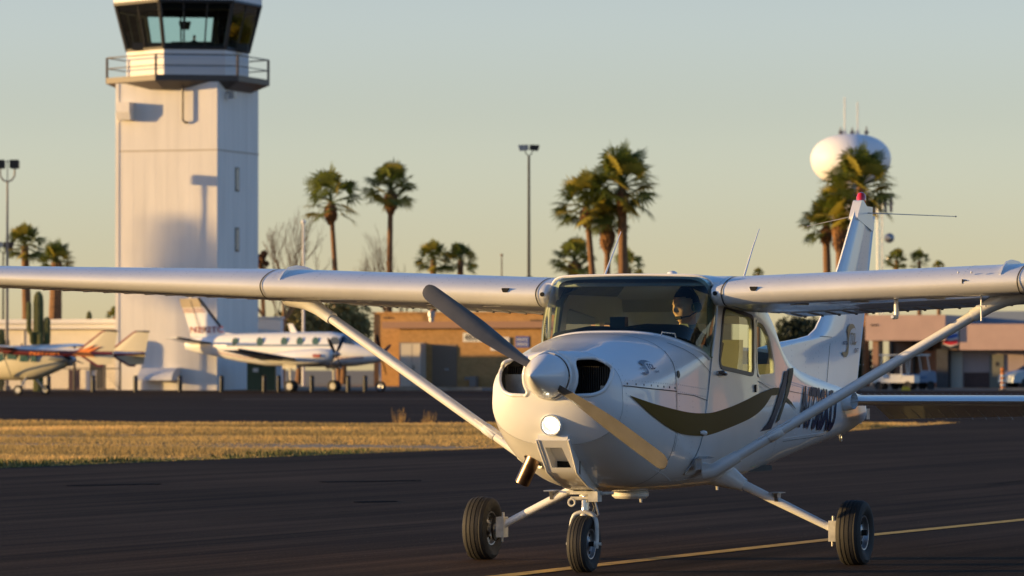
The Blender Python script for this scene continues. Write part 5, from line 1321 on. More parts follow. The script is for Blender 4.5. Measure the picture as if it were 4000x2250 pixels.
# ---- saguaro
def saguaro(x, Y, H, r, arms, label):
    o = empty('saguaro_cactus', (x, Y, gz(Y) - .05), label=label, cat='cactus'); m = MB()
    def rib(pts, rad):
        pts = [Vector(p) for p in pts]; rings = []; N = 32; u = None
        for i, p in enumerate(pts):
            d = (pts[min(i + 1, len(pts) - 1)] - pts[max(i - 1, 0)]).normalized(); u = (u or d.orthogonal()); u = (u - d * u.dot(d)).normalized(); w = d.cross(u)
            rr_ = rad * (1 if i < len(pts) - 2 else (.85 if i == len(pts) - 2 else .35))
            rings.append([p + (u * cos(2 * pi * k / N) + w * sin(2 * pi * k / N)) * rr_ * (1 + .09 * (1 if k % 2 else -1)) for k in range(N)])
        m.loft(rings, True, True)
    rib([(0, 0, H * k / 10) for k in range(10)] + [(0, 0, H * .96), (0, 0, H)], r); m.build('trunk', MAT['cactus'], o, 0)
    for (z0, dx, dy, top, ra) in arms:
        m = MB(); rib([(0, 0, z0), (dx * .6, dy * .6, z0 - .05), (dx, dy, z0 + .25), (dx, dy, z0 + .7), (dx, dy, (z0 + top) / 2), (dx, dy, top * .95), (dx, dy, top - .08), (dx, dy, top)], ra); m.build('arm', MAT['cactus'], o, 0)
saguaro(XX(150, 240.6), 240.6, 5.1, .24, [(2.3, .45, -.1, 3.8, .16), (2.9, -.48, 0, 4.6, .12), (2.35, -.3, -.25, 2.75, .11), (2.2, .12, -.32, 3.0, .13)], 'ribbed saguaro cactus with several arms before the cream building')
saguaro(XX(348, 275), 275, ZZ(1212, 275) - gz(275), .16, [], 'small armless saguaro tip showing above the cream roof')
saguaro(XX(1, 243.6), 243.6, 3.2, .22, [(1.6, .35, 0, 2.7, .12)], 'dark saguaro cut off by the left edge of the view')
# ---- bare trees
def bare_tree(u, Y, vtop, seed, label, spread=.62, m_='twig'):
    rnd = random.Random(seed); x = XX(u, Y); H = ZZ(vtop, Y) - gz(Y); o = empty('bare_tree', (x, Y, gz(Y)), label=label, cat='tree')
    mt, mc = MB(), MB()
    def grow_(p, d, L, r, lv):
        q = p + d * L; mb_ = mt if lv < 2 else mc; mb_.tube([p, (p + q) / 2 + V(rnd.uniform(-.05, .05), 0, 0) * L, q], [r, r * .8, r * .62], 4 if lv > 1 else 7, caps=False)
        if lv >= 6: return
        for k in range(3 if lv < 5 else 2):
            nd = (d + V(rnd.uniform(-1, 1), rnd.uniform(-1, 1), rnd.uniform(-.2, .6)) * spread).normalized(); nd = (nd + V(0, 0, .22)).normalized()
            grow_(q if k < 2 else p.lerp(q, .6), nd, L * rnd.uniform(.62, .85), r * .6, lv + 1)
    grow_(V(0, 0, -.1), V(rnd.uniform(-.05, .05), 0, 1), H * .29, H * .020, 0)
    mt.build('trunk', MAT[m_], o, 0, fix=False); mc.build('twigs', MAT[m_], o, 0, fix=False)
bare_tree(1100, 275, 860, 5, 'leafless pale tree right of the control tower')
bare_tree(1560, 300, 930, 8, 'leafless reddish tree behind the two short palms', spread=.6)
def leafy(name, u, v, ru, rv, Y, n, m_, label, seed, trunk=True):
    rnd = random.Random(seed); x, z = XZ(u, v, Y); rx, rz_ = ru / F * Y, rv / F * Y; zb = gz(Y)
    o = empty(name, (x, Y, zb), label=label, cat='tree'); H = z - zb; mc = MB(); cl = []
    for k in range(max(10, n // 110)):
        a = rnd.uniform(0, 2 * pi); e = math.acos(rnd.uniform(-1, 1)); q = rnd.uniform(.35, .85); cl.append((V(cos(a) * sin(e) * rx * q, sin(a) * sin(e) * rx * .7 * q, H + cos(e) * rz_ * q), rnd.uniform(.22, .42) * min(rx, rz_)))
    for k in range(n):
        c, r = rnd.choice(cl); dv = V(rnd.gauss(0, 1), rnd.gauss(0, 1), rnd.gauss(0, 1)).normalized(); p = c + dv * r * rnd.uniform(.7, 1.1)
        if p.z < .05: continue
        u_ = V(rnd.uniform(-1, 1), rnd.uniform(-1, 1), rnd.uniform(-1, 1)).normalized(); w_ = u_.orthogonal().normalized(); s = rnd.uniform(.07, .15) 
        mc.add([p - u_ * s, p + w_ * s * .6, p + u_ * s, p - w_ * s * .6], [(0, 1, 2, 3)])
    mc.build('crown', MAT[m_], o, 0, fix=False)
    mt = MB(); mt.tube([(0, 0, -.1), (.1, 0, H * .5), (0, 0, H)], [.2, .15, .06], 8)
    for k in range(6):
        c, r = cl[k]; mt.tube([(0.05, 0, H * .45), tuple(c)], [.07, .02], 5)
    mt.build('trunk', MAT['trunk'], o, 0)
leafy('leafy_tree', 1165, 1270, 110, 120, 290, 5000, 'leaf', 'dusty green tree behind the turboprop, nearest the tower', 1)
leafy('leafy_tree', 1340, 1265, 120, 130, 292, 6000, 'leaf', 'dusty green tree between the flagpole and the brick building', 2)
leafy('leafy_tree', 1025, 1060, 36, 90, 300, 2000, 'thatch', 'brown green shrub tree touching the right side of the tower', 3)
leafy('leafy_tree', 3120, 1330, 130, 110, 285, 6500, 'darkleaf', 'dark rounded tree seen between the cabin and the tail fin', 4)
leafy('leafy_tree', 3330, 1430, 90, 80, 270, 4000, 'darkleaf', 'dark shrub behind the tail below the brown trunk', 5)
leafy('leafy_tree', 2090, 1110, 90, 30, 330, 2500, 'darkleaf', 'low dark treetop just above the left end of the cabin roof', 6)
simple_pole('palm_trunk_post', 3382, 1150, 262, .22, MAT['trunk'], 'rough brown trunk standing right of the tail fin', 'tree trunk')
# trees standing off to the left, whose long evening shadows fall on the tower
leafy('leafy_tree', -6490, 460, 150, 200, 238.35, 3500, 'darkleaf', 'tall narrow tree far to the left outside the view', 9)
# ---- water tower
Yw = 700; wx, wz = XZ(2141 * 1.5528, 399 * 1.5528, Yw); wt = empty('water_tower', (wx, Yw, gz(Yw)), label='white onion shaped water tower with antennas on top behind the palms', cat='water tower')
rx = 101 * 1.5528 / F * Yw; rz_ = 62 * 1.5528 / F * Yw; Hc = wz - gz(Yw)
M_('tank', 'white tank paint', (.84, .84, .84), rough=.5)
m = MB(); pr_ = []
for k in range(33):
    a = -pi / 2 + pi * k / 32; zz = sin(a); r = cos(a); pr_.append((Hc + zz * rz_ * (1.0 if zz > 0 else 1.12), max(.01, rx * abs(r) ** .82)))
m.lathe(pr_, (0, 0, 0), (0, 0, 1), 48); m.build('tank', MAT['tank'], wt, 60)
m = MB(); m.tube([(0, 0, 0), (0, 0, Hc * .25), (0, 0, Hc - rz_ * .7)], [2.3, 1.5, 1.7], 20); m.build('stem', MAT['fascia'], wt)
for dx, hh in ((-.9, 5.4), (1.0, 4.7), (-1.5, 1.0), (2.3, 1.1), (.2, 1.0)):
    m = MB(); m.tube([(dx, 0, Hc + rz_ * .95), (dx, 0, Hc + rz_ + hh)], .10, 6); m.box(dx - .3, dx + .3, -.2, .2, Hc + rz_, Hc + rz_ + .5); m.build('antenna', MAT['signwhite'] if hh > 2 else MAT['pole'], wt, 0)
# ---- lattice mast
Ym = 480; mx_ = XX(3437, Ym); ms = empty('lattice_mast', (mx_, Ym, gz(Ym)), label='pale lattice communications mast with dishes right of the tail fin', cat='mast')
Hm = ZZ(795, Ym) - gz(Ym); m = MB(); w0 = .35
for k in range(4):
    a = pi / 4 + k * pi / 2; m.tube([(w0 * cos(a), w0 * sin(a), 0), (w0 * cos(a), w0 * sin(a), Hm)], .05, 5)
for i in range(int(Hm / .8)):
    for k in range(4):
        a, b_ = pi / 4 + k * pi / 2, pi / 4 + (k + 1) * pi / 2; m.tube([(w0 * cos(a), w0 * sin(a), i * .8), (w0 * cos(b_), w0 * sin(b_), i * .8 + .8)], .03, 3, caps=False)
m.build('lattice', MAT['signwhite'], ms, 0, fix=False)
m = MB()
for s in (-1, 0, 1, 2): m.box(s * .55 - .15, s * .55 + .15, -.6, -.4, Hm - .9, Hm + .8)
m.tube([(-1.0, -.3, Hm), (1.4, -.3, Hm)], .06, 5); m.build('panel_antenna', MAT['pole'], ms, 0)
for v in (930, 1010):
    m = MB(); z = ZZ(v, Ym) - gz(Ym); m.lathe([(-.5, .5 if v < 950 else .25), (.1, .5 if v < 950 else .25), (.3, .05)], (.95, -.3, z), (0, -1, 0), 14); m.build('dish', MAT['alu'], ms)
# ---- lounge building with canopy and fuel sign at the right
M_('pink', 'pink stucco', (.56, .38, .31), rough=.9, var=.06, vscale=1.5)
M_('mauve', 'shade toned pink stucco', (.40, .31, .29), rough=.9, var=.08, vscale=1.5)  # shaded copy of the pink stucco, shade put into its colour
M_('slate', 'blue grey paint and wall shade', (.20, .25, .33), rough=.7)  # blue of the shaded upper wall put into the colour; plain paint elsewhere
M_('red', 'red sign enamel', (.60, .02, .03), rough=.4)
M_('signblue', 'blue sign enamel', (.02, .10, .42), rough=.4)
M_('orange', 'orange plastic', (.75, .22, .03), rough=.5)
Yp = 257.0; px = XX(3406, Yp); pb = gz(Yp) - .1
lb = empty('terminal_lounge', (px, Yp, pb), radians(-17), label='pink stucco airport lounge with a deep canopy and dark brick base at the right', cat='building')
lx = lambda u: (XX(u, Yp) - px) * 1.045
lz = lambda v: ZZ(v, Yp) - pb
m = MB(); m.box(0, lx(3708), -1.6, 6, lz(1331), lz(1232)); m.build('canopy', MAT['pink'], lb, 0)
m = MB(); m.box(lx(3425), lx(3500), -1.615, -1.60, lz(1276), lz(1268)) if False else m.box(lx(3427), lx(3455), -1.63, -1.60, lz(1274), lz(1268)); m.build('wall_lamp', MAT['mullion'], lb, 0)
m = MB(); m.box(lx(3708), lx(4250), 0, 8, lz(1515) - .1, lz(1262)); m.build('wall', MAT['mauve'], lb, 0)
m = MB(); m.box(lx(3756), lx(4250), -1.2, 0, lz(1368), lz(1268)); m.box(lx(3706), lx(3756), -.6, 0, lz(1368), lz(1262)); m.build('parapet', MAT['pink'], lb, 0)
m = MB(); m.box(lx(3706), lx(4250), 5, 14, 0, lz(1213)); m.box(lx(3640), lx(3760), 3, 5, 0, lz(1236)); m.build('upper_block', MAT['slate'], lb, 0)
for ua, ub in ((3756, 3852), (3908, 3975)): m = MB(); m.box(lx(ua), lx(ub), -.06, -.002, 0, lz(1455)); m.build('brick_base', MAT['brickdark'], lb, 0)
m = MB(); m.box(lx(3853), lx(3906), -.08, -.01, 0, lz(1385)); d = m.build('door', mat('grey green door', (.16, .16, .13), rough=.6), lb, 0); m = MB(); m.box(lx(3876), lx(3886), -.10, -.08, lz(1430), lz(1414)); m.build('notice', MAT['mullion'], d, 0)
m = MB(); m.box(lx(3985), lx(4100), -.05, -.005, lz(1510), lz(1380)); m.build('window', MAT['black'], lb, 0)
m = MB(); m.box(lx(3664), lx(3707), -.9, -.1, 0, lz(1365)); m.build('pillar', mat('dark stone pillar', (.055, .055, .06), rough=.8, var=.2), lb, 0)
for u in (3428, 3450): m = MB(); m.box(lx(u), lx(u + (22 if u < 3440 else 12)), -1.3, -.9, 0, lz(1331)); m.build('post', MAT['brown'] if u < 3440 else MAT['mullion'], lb, 0)
m = MB(); m.box(lx(3385), lx(3708), 5.6, 6, 0, lz(1300)); m.build('rear_wall', MAT['brown'], lb, 0)
m = MB(); m.box(lx(3560), lx(3650), 3.0, 3.2, 0, lz(1370)); m.build('partition', MAT['brown'], lb, 0)
for u in (3395, 3480, 3540): m = MB(); m.box(lx(u), lx(u + 8), 5.4, 5.6, 0, lz(1331)); m.build('column', MAT['mullion'], lb, 0)
m = MB(); m.box(lx(3708), lx(3750), -.10, -.005, 0, lz(1375)); m.build('door', MAT['doorpaint'], lb, 0)
# fuel brand sign: white head panel over blue and red chevrons on a dark box
sg = empty('fuel_sign', (XX(3676, Yp - 2.3), Yp - 2.3, pb), radians(-17), label='dark sign box with a blue chevron over a red chevron on the lounge front', cat='sign')
sx_ = lambda u: XX(u, Yp - .95) - XX(3676, Yp - .95)
m = MB(); m.box(0, sx_(3756), 0, .3, lz(1365), lz(1277)); m.build('sign_box', MAT['black'], sg, 0)
m = MB(); m.prism([(sx_(3684), lz(1281)), (sx_(3744), lz(1281)), (sx_(3744), lz(1345)), (sx_(3714), lz(1356)), (sx_(3684), lz(1345))], lambda a, b, t: V(a, t, b), -.03, -.002); m.build('sign_face', MAT['signwhite'], sg, 0)
for nm, vt, vb, mm in (('blue_chevron', 1302, 1318, 'signblue'), ('red_chevron', 1325, 1343, 'red')):
    u0, u1, uc, dv = 3686, 3742, 3714, 7
    m = MB(); m.prism([(sx_(u0), lz(vt)), (sx_(uc), lz(vt + dv)), (sx_(u1), lz(vt)), (sx_(u1), lz(vb)), (sx_(uc), lz(vb + dv)), (sx_(u0), lz(vb))], lambda a, b, t: V(a, t, b), -.045, -.032); m.build(nm, MAT[mm], sg, 0)
flat_text('Chevron', sx_(3690), sx_(3738), lz(1296), lz(1286), -.034, sg, MAT['signink'], bold=.01)
# striped barricade post with amber lamp
o = empty('warning_post', (XX(3917, 243), 243, gz(243)), label='orange and white striped warning post with an amber lamp on top', cat='warning post')
zt = ZZ(1455, 243) - gz(243); m = MB()
for k in range(8): m.lathe([(zt * k / 8, .12), (zt * (k + 1) / 8, .12)], (0, 0, 0), (0, 0, 1), 14, k % 2)
m.build('post', [MAT['signwhite'], MAT['orange']], o); m = MB(); m.sphere((0, 0, zt + .13), .12, .08, .13, 12); m.build('lamp', MAT['orange'], o); m = MB(); m.lathe([(0, .25), (.06, .25), (.08, .13)], (0, 0, 0), (0, 0, 1), 14, 0, True); m.build('base', MAT['black'], o)
kk = MB(); kk.box(XX(3925, 243), XX(4250, 243), 242.8, 243.2, gz(243), gz(243) + .15); q = kk.build('kerb', MAT['concrete'], None, 0); tag(q, 'pale concrete kerb right of the striped warning post', 'kerb')
# parked car at the edge of the frame and two ramp carts under the canopy
def car(x, Y, rz, paint, label, name='parked_car', L=4.4, Wd=1.75, H=1.42):
    o = empty(name, (x, Y, gz(Y)), rz, label=label, cat='car')
    pr = [(-2.2, .35), (-2.22, .75), (-2.05, .95), (-1.55, 1.0), (-1.0, 1.38), (-.3, H), (.5, H - .02), (1.15, 1.02), (1.9, .92), (2.15, .75), (2.2, .38)]
    pr = [(a * L / 4.4, b) for a, b in pr]; m = MB(); rings = []
    for y, k in ((-Wd / 2, .93), (-Wd / 2 + .06, 1), (Wd / 2 - .06, 1), (Wd / 2, .93)):
        rings.append([V(a * (.985 if k < 1 else 1), y * (1 if b < 1.0 else .82), .30 + (b - .30) * k) for a, b in pr])
    m.loft(rings, True, True); m.build('body', paint, o, 40)
    for s in (1, -1):
        m = MB(); m.prism([(-1.30, 1.02), (-.92, 1.30), (.38, 1.32), (.95, 1.02)], lambda a, b, t: V(a, t * (1 - .1 * (b - 1.0)), b), s * Wd / 2 * .99, s * (Wd / 2 * .99 + .006)); m.build('side_window', MAT['black'], o, 0)
    m = MB(); m.prism([(.62, 1.36), (1.18, 1.03)], lambda a, b, t: V(a, t, b), 0, .01) if False else m.add([V(.60, -.66, 1.375), V(.60, .66, 1.375), V(1.17, .74, 1.035), V(1.17, -.74, 1.035)], [(0, 1, 2, 3)]); m.build('windscreen', MAT['black'], o, 0)
    for xx in (-1.35, 1.38):
        for s in (1, -1):
            m = MB(); m.lathe([(-.10, .30), (-.09, .32), (.09, .32), (.10, .30), (.10, .2), (.08, .19), (.08, .01)], (xx, s * (Wd / 2 - .08), .32), (0, s, 0), 20); m.build('wheel', MAT['rubber'], o)
    for s in (1, -1): m = MB(); m.box(2.1, 2.19, s * .55 - .15, s * .55 + .15, .62, .76); m.build('headlight', MAT['signwhite'], o, 0)
    return o
M_('carpaint', 'pale silver car paint', (.42, .46, .44), rough=.3, coat=.6)
car(XX(4030, 246) + .6, 246, radians(200), MAT['carpaint'], 'silver car cut off by the right edge of the view')
def cart(u, Y, rz, label, c):
    o = empty('ramp_cart', (XX(u, Y), Y, gz(Y)), rz, label=label, cat='cart'); m = MB()
    m.box(-1.1, 1.1, -.55, .55, .38, .60); m.prism([(.5, .6), (1.1, .6), (1.05, .95), (.75, 1.0)], lambda a, b, t: V(a, t, b), -.55, .55); m.box(-.4, .2, -.5, .5, .6, .82); m.box(-1.1, -.45, -.55, .55, .6, .75)
    m.build('body', MAT[c], o, 20); m = MB()
    for x in (-.45, .78):
        for y in (-.52, .52): m.tube([(x, y, .7), (x + (.06 if x < 0 else -.2), y * .95, 1.78)], .025, 6)
    m.build('frame', MAT['signwhite'], o); m = MB(); m.prism(rounded([(-.65, -.6), (.75, -.6), (.75, .6), (-.65, .6)], .1), lambda a, b, t: V(a, b, t), 1.77, 1.84); m.build('roof', MAT['signwhite'], o, 20)
    for x in (-.75, .78):
        for s in (1, -1): m = MB(); m.lathe([(-.07, .2), (-.05, .23), (.05, .23), (.07, .2), (.05, .12), (.05, .01)], (x, s * .5, .23), (0, s, 0), 16); m.build('wheel', MAT['rubber'], o)
cart(3500, 245, radians(160), 'white ramp cart with canopy parked under the lounge canopy, left of the pair', 'signwhite')
cart(3565, 246, radians(20), 'second ramp cart with dark body parked nearer the stone pillar', 'slate')
o = empty('wheel_chock', (XX(3538, 243), 243, gz(243)), label='small yellow wheel chock block on the ground before the carts', cat='chock'); m = MB(); m.prism([(-.28, 0), (.28, 0), (.12, .2), (-.12, .2)], lambda a, b, t: V(a, t, b), -.15, .15); m.build('block', mat('yellow enamel', (.75, .50, .02), rough=.5), o, 0)
# ================================================================== parked twin turboprop
M_('tealglass', 'teal cabin window', (.03, .10, .11), rough=.1)
M_('cockpit', 'blue cockpit glass', (.03, .06, .12), rough=.08)
M_('maroon', 'maroon paint', (.13, .02, .03), rough=.3)
M_('flame', 'orange flame paint', (.80, .20, .02), rough=.4)
M_('redtrim', 'dull red trim', (.30, .05, .05), rough=.4)
M_('boot', 'black de-icing boot', (.012, .012, .014), rough=.5)
def lofted(tab, n=24):
    rg = []
    for x, w, zb_, zt_ in tab:
        c = (zb_ + zt_) / 2; h = (zt_ - zb_) / 2
        rg.append([V(x, w * math.copysign(abs(cos(a)) ** .85, cos(a)), c + h * math.copysign(abs(sin(a)) ** .85, sin(a))) for a in frange(0, 2 * pi, n)[:-1]])
    return rg
def tyre(m, x, y, r, w, mi=0, mr=1):
    m.lathe([(-w / 2, r * .6), (-w / 2, r * .85), (-w * .3, r), (w * .3, r), (w / 2, r * .85), (w / 2, r * .6)], (x, y, r), (0, 1, 0), 20, mi); 
    for s in (1, -1): m.lathe([(w * .45 * s, r * .6), (w * .38 * s, r * .45), (w * .5 * s, r * .2), (w * .5 * s, .01)], (x, y, r), (0, 1, 0), 20, mr)
def surfc(m, pts, mi=0):
    # lifting surface between root and tip sections: (le, te) points at both ends
    rg = []
    for le, te, th, up in pts:
        le, te = Vector(le), Vector(te); d = te - le; u_ = Vector(up); rg.append([le, le + d * .08 + u_ * th * .7, le + d * .35 + u_ * th, le + d * .8 + u_ * th * .35, te, le + d * .8 - u_ * th * .3, le + d * .35 - u_ * th * .7, le + d * .08 - u_ * th * .5])
    m.loft(rg, True, True, mi)
tp = empty('twin_turboprop', (XX(1213, 238.5), 238.6, gz(238.5)), radians(-27), label='white twin turboprop parked nose right with round teal windows before the tower foot', cat='aircraft')
# local x forward (nose), origin under the wing; starboard is -y and faces the camera
FT = [(4.55, .03, 1.78, 1.86), (4.3, .22, 1.60, 2.02), (3.7, .42, 1.45, 2.22), (3.0, .55, 1.34, 2.38), (2.5, .62, 1.28, 2.55), (1.9, .67, 1.26, 2.90), (1.2, .69, 1.25, 3.0), (-.5, .69, 1.25, 3.0), (-2.5, .68, 1.30, 2.98), (-4.0, .55, 1.50, 2.94), (-5.5, .34, 1.78, 2.86), (-6.8, .14, 2.02, 2.72), (-7.3, .05, 2.15, 2.6)]
m = MB(); m.loft(lofted(FT), True, True); fus = m.build('fuselage', MAT['white'], tp, 60)
m = MB(); surfc(m, [((-4.2, 0, 2.88), (-6.9, 0, 2.75), .05, (0, 1, 0)), ((-4.9, 0, 3.0), (-7.0, 0, 2.8), .09, (0, 1, 0)), ((-5.25, 0, 3.25), (-7.05, 0, 3.1), .09, (0, 1, 0)), ((-6.55, 0, 4.75), (-7.62, 0, 4.72), .06, (0, 1, 0))]); fn = m.build('tail_fin', MAT['white'], tp, 40)
m = MB(); m.tube([(-5.22, 0, 3.28), (-6.52, 0, 4.74)], .07, 8, flat=1); m.build('leading_edge_boot', MAT['boot'], fn)
m = MB(); m.prism([(-6.28, 4.28), (-7.48, 4.26), (-7.62, 4.71), (-6.54, 4.74)], lambda a, b, t: V(a, t, b), -.075, .075); m.build('fin_cap_stripe', mat('tan fin cap', (.42, .33, .20), rough=.4), fn, 0)
for k in range(3): m = MB(); m.prism([(-6.22 + .06 * k, 4.22 - k * .08), (-7.42 + .02 * k, 4.20 - k * .08), (-7.41, 4.17 - k * .08), (-6.20 + .06 * k, 4.19 - k * .08)], lambda a, b, t: V(a, t, b), -.088, .088); m.build('fin_stripe', MAT['redtrim'], fn, 0)
m = MB(); m.tube([(-6.35, -.095, 2.95), (-6.95, -.078, 4.6)], .015, 4); m.build('rudder_gap', MAT['seam'], fn)
m = MB(); m.sphere((-6.95, 0, 4.83), .11, n=10); m.build('beacon', MAT['signwhite'], fn)
flat_text('N292TC', -6.95, -5.0, 2.98, 3.30, -.115, fn, MAT['redtrim'], 'registration_lettering', .02)
for s in (-1, 1):
    m = MB(); surfc(m, [((-5.6, s * .1, 2.42), (-6.9, s * .1, 2.38), .07, (0, 0, 1)), ((-6.2, s * 2.6, 2.72), (-6.95, s * 2.6, 2.70), .04, (0, 0, 1))]); tpz = m.build('tailplane', MAT['white'], tp, 30); m = MB(); m.tube([(-5.58, s * .2, 2.43), (-6.18, s * 2.6, 2.72)], .05, 6); m.build('leading_edge_boot', MAT['boot'], tpz)
    m = MB(); surfc(m, [((.9, s * .5, 1.42), (-1.5, s * .5, 1.40), .16, (0, 0, 1)), ((.75, s * 2.6, 1.60), (-1.35, s * 2.6, 1.58), .13, (0, 0, 1)), ((-.1, s * 7.0, 2.10), (-1.15, s * 7.0, 2.08), .06, (0, 0, 1))]); wg = m.build('wing', MAT['white'], tp, 30)
    m = MB(); m.tube([(.72, s * 2.9, 1.63), (-.12, s * 7.0, 2.10)], .07, 6); m.build('leading_edge_boot', MAT['boot'], wg)
    NT_ = [(2.65, .16, 1.72, 2.02), (2.5, .30, 1.52, 2.12), (1.8, .38, 1.38, 2.16), (.5, .38, 1.34, 2.08), (-.8, .30, 1.42, 1.92), (-1.8, .08, 1.62, 1.76)]
    m = MB(); m.loft([[p + V(0, s * 2.35, 0) for p in r] for r in lofted(NT_, 18)], True, True); nc = m.build('engine_nacelle', MAT['white'], tp, 50)
    m = MB(); m.box(1.7, 2.1, s * 2.35 - .46, s * 2.35 - .36, 1.72, 1.88); m.build('intake_cover', MAT['redtrim'], nc, 0)
    m = MB(); m.lathe([(0, .17), (.15, .15), (.35, .06), (.4, .001)], (2.66, s * 2.35, 1.87), (1, 0, 0), 16); m.build('spinner', MAT['alu'], nc)
    for k in range(4):
        a = radians(45 + 90 * k + (18 if s > 0 else 0)); d = V(0, sin(a), cos(a)); tv = V(.8, .6 * cos(a), -.6 * sin(a)); c0 = V(2.75, s * 2.35, 1.87)
        m = MB(); m.loft([[c0 + d * r_ + tv * w_, c0 + d * r_ + V(.02, 0, 0), c0 + d * r_ - tv * w_, c0 + d * r_ - V(.02, 0, 0)] for r_, w_ in ((.1, .05), (.5, .09), (.9, .08), (1.13, .04))], True, True); m.build('propeller_blade', MAT['black'], nc, 0)
    m = MB(); m.tube([(.1, s * 2.2, 1.4), (.12, s * 2.2, .55), (.14, s * 2.2, .3)], [.07, .06, .05], 8); m.box(-.3, .5, s * 2.2 - .12, s * 2.2 + .12, 1.16, 1.42); m.build('main_gear_leg', MAT['dirtywhite'], tp)
    m = MB()
    for dy in (-.16, .16): tyre(m, .14, s * 2.2 + dy, .29, .18)
    m.build('main_wheel', [MAT['rubber'], MAT['dirtywhite']], tp)
m = MB(); m.tube([(3.95, 0, 1.45), (3.98, 0, .3)], [.06, .05], 8); m.build('nose_gear_leg', MAT['dirtywhite'], tp); m = MB(); tyre(m, 4.0, 0, .27, .18); m.build('nose_wheel', [MAT['rubber'], MAT['alu']], tp)
def oval(name, x, z, rx_, rz_, m_, yw, parent):
    for s in (-1,): 
        m = MB(); m.prism([(x + rx_ * cos(a), z + rz_ * sin(a)) for a in frange(0, 2 * pi, 18)[:-1]], lambda a, b, t: V(a, t, b), s * yw, s * (yw + .02)); m.build(name, m_, parent, 0)
for x in (-4.05, -2.55, -1.15, -.25, .65): oval('cabin_window', x, 2.52 if x > -3 else 2.50, .19, .22, MAT['tealglass'], .655 if x > -3 else .52, tp)
oval('side_cockpit_window', 1.75, 2.55, .27, .19, MAT['cockpit'], .645, tp)
m = MB(); m.add([V(2.05, -.60, 2.70), V(2.05, -.56, 2.42), V(2.85, -.50, 2.36), V(2.55, -.45, 2.55), V(2.12, -.42, 2.84)], [(0, 1, 2, 3, 4)]); m.add([V(2.12, -.42, 2.86), V(2.62, -.30, 2.60), V(2.62, .30, 2.60), V(2.12, .42, 2.86)], [(0, 1, 2, 3)]); m.build('windscreen', MAT['cockpit'], tp, 0)
m = MB(); m.prism([(-.75, 2.95), (-1.05, 3.42), (-1.30, 3.42), (-1.15, 2.95)], lambda a, b, t: V(a, t, b), -.02, .02); m.build('antenna_fin', MAT['white'], tp, 0)
for z0, z1, mm in ((1.66, 1.69, 'redtrim'), (1.74, 1.76, 'redtrim'), (2.27, 2.38, 'slate')):
    m = MB(); rows = []
    for x in frange(3.3 if z0 < 2 else 1.6, -5.2 if z0 < 2 else -4.6, 30):
        for i in range(len(FT) - 1):
            if FT[i][0] >= x >= FT[i + 1][0]: q = (FT[i][0] - x) / (FT[i][0] - FT[i + 1][0]); w, zb_, zt_ = [FT[i][j] + (FT[i + 1][j] - FT[i][j]) * q for j in (1, 2, 3)]
        c = (zb_ + zt_) / 2; h = (zt_ - zb_) / 2; rr_ = []
        for z in (z0 + (.25 if x < -3.5 and z0 < 2 else 0) * (-3.5 - x) / 1.5, z1 + (.25 if x < -3.5 and z0 < 2 else 0) * (-3.5 - x) / 1.5):
            sn = max(-.99, min(.99, (z - c) / h)); sa = math.copysign(abs(sn) ** (1 / .85), sn); rr_.append(V(x, -(w * (1 - sa * sa) ** .425 + .006), z))
        rows.append(rr_)
    m.loft(rows, False, False); m.build('body_stripe', MAT[mm], tp, 0, fix=False)
# ================================================================== parked twin boom aircraft (push-pull)
sk = empty('twin_boom_aircraft', (XX(62, 226), 228.0, gz(227)), radians(180 - 24), label='twin boom aircraft with a maroon boom and swept twin fins parked at far left', cat='aircraft')
# local x forward, port (+y) faces the camera
FB = [(2.9, .03, 1.2, 1.3), (2.5, .40, .98, 1.6), (1.6, .55, .80, 1.75), (1.0, .60, .72, 2.1), (.3, .62, .70, 2.18), (-.7, .60, .72, 2.16), (-1.3, .52, .86, 2.12), (-2.0, .42, 1.12, 2.06), (-2.6, .34, 1.38, 1.98), (-2.75, .2, 1.5, 1.85)]
m = MB(); m.loft(lofted(FB), True, True); m.build('fuselage', mat('cream paint', (.66, .60, .42), rough=.35), sk, 60)
for x0, x1 in ((.95, .5), (.40, -.15), (-.28, -.78), (-.9, -1.22)):
    m = MB(); m.prism(rounded([(x0, 1.58), (x1, 1.58), (x1 + .05, 1.98), (x0 - .05, 1.98)], .05), lambda a, b, t: V(a, t, b), .50, .595); m.build('cabin_window', MAT['tealglass'], sk, 0)
m = MB(); m.loft([[V(x, w * cos(a), 1.67 + .30 * sin(a)) for a in frange(0, 2 * pi, 16)[:-1]] for x, w in ((-1.75, .44), (-1.8, .45), (-2.7, .36), (-2.8, .28))], True, True); m.build('rear_cowling', mat('grey cowl paint', (.20, .20, .17), rough=.5), sk, 40)
m = MB(); m.lathe([(0, .16), (.15, .12), (.3, .01)], (-2.8, 0, 1.68), (-1, 0, 0), 14); m.build('spinner', MAT['fascia'], sk)
for k in (0, 1):
    a = radians(80 + 180 * k); d = V(0, sin(a), cos(a)); tv = V(.7, .7 * cos(a), -.7 * sin(a)); c0 = V(-2.9, 0, 1.68); m = MB(); m.loft([[c0 + d * r_ + tv * w_, c0 + d * r_ + V(.02, 0, 0), c0 + d * r_ - tv * w_, c0 + d * r_ - V(.02, 0, 0)] for r_, w_ in ((.05, .05), (.5, .08), (.98, .04))], True, True); m.build('propeller_blade', MAT['black'], sk, 0)
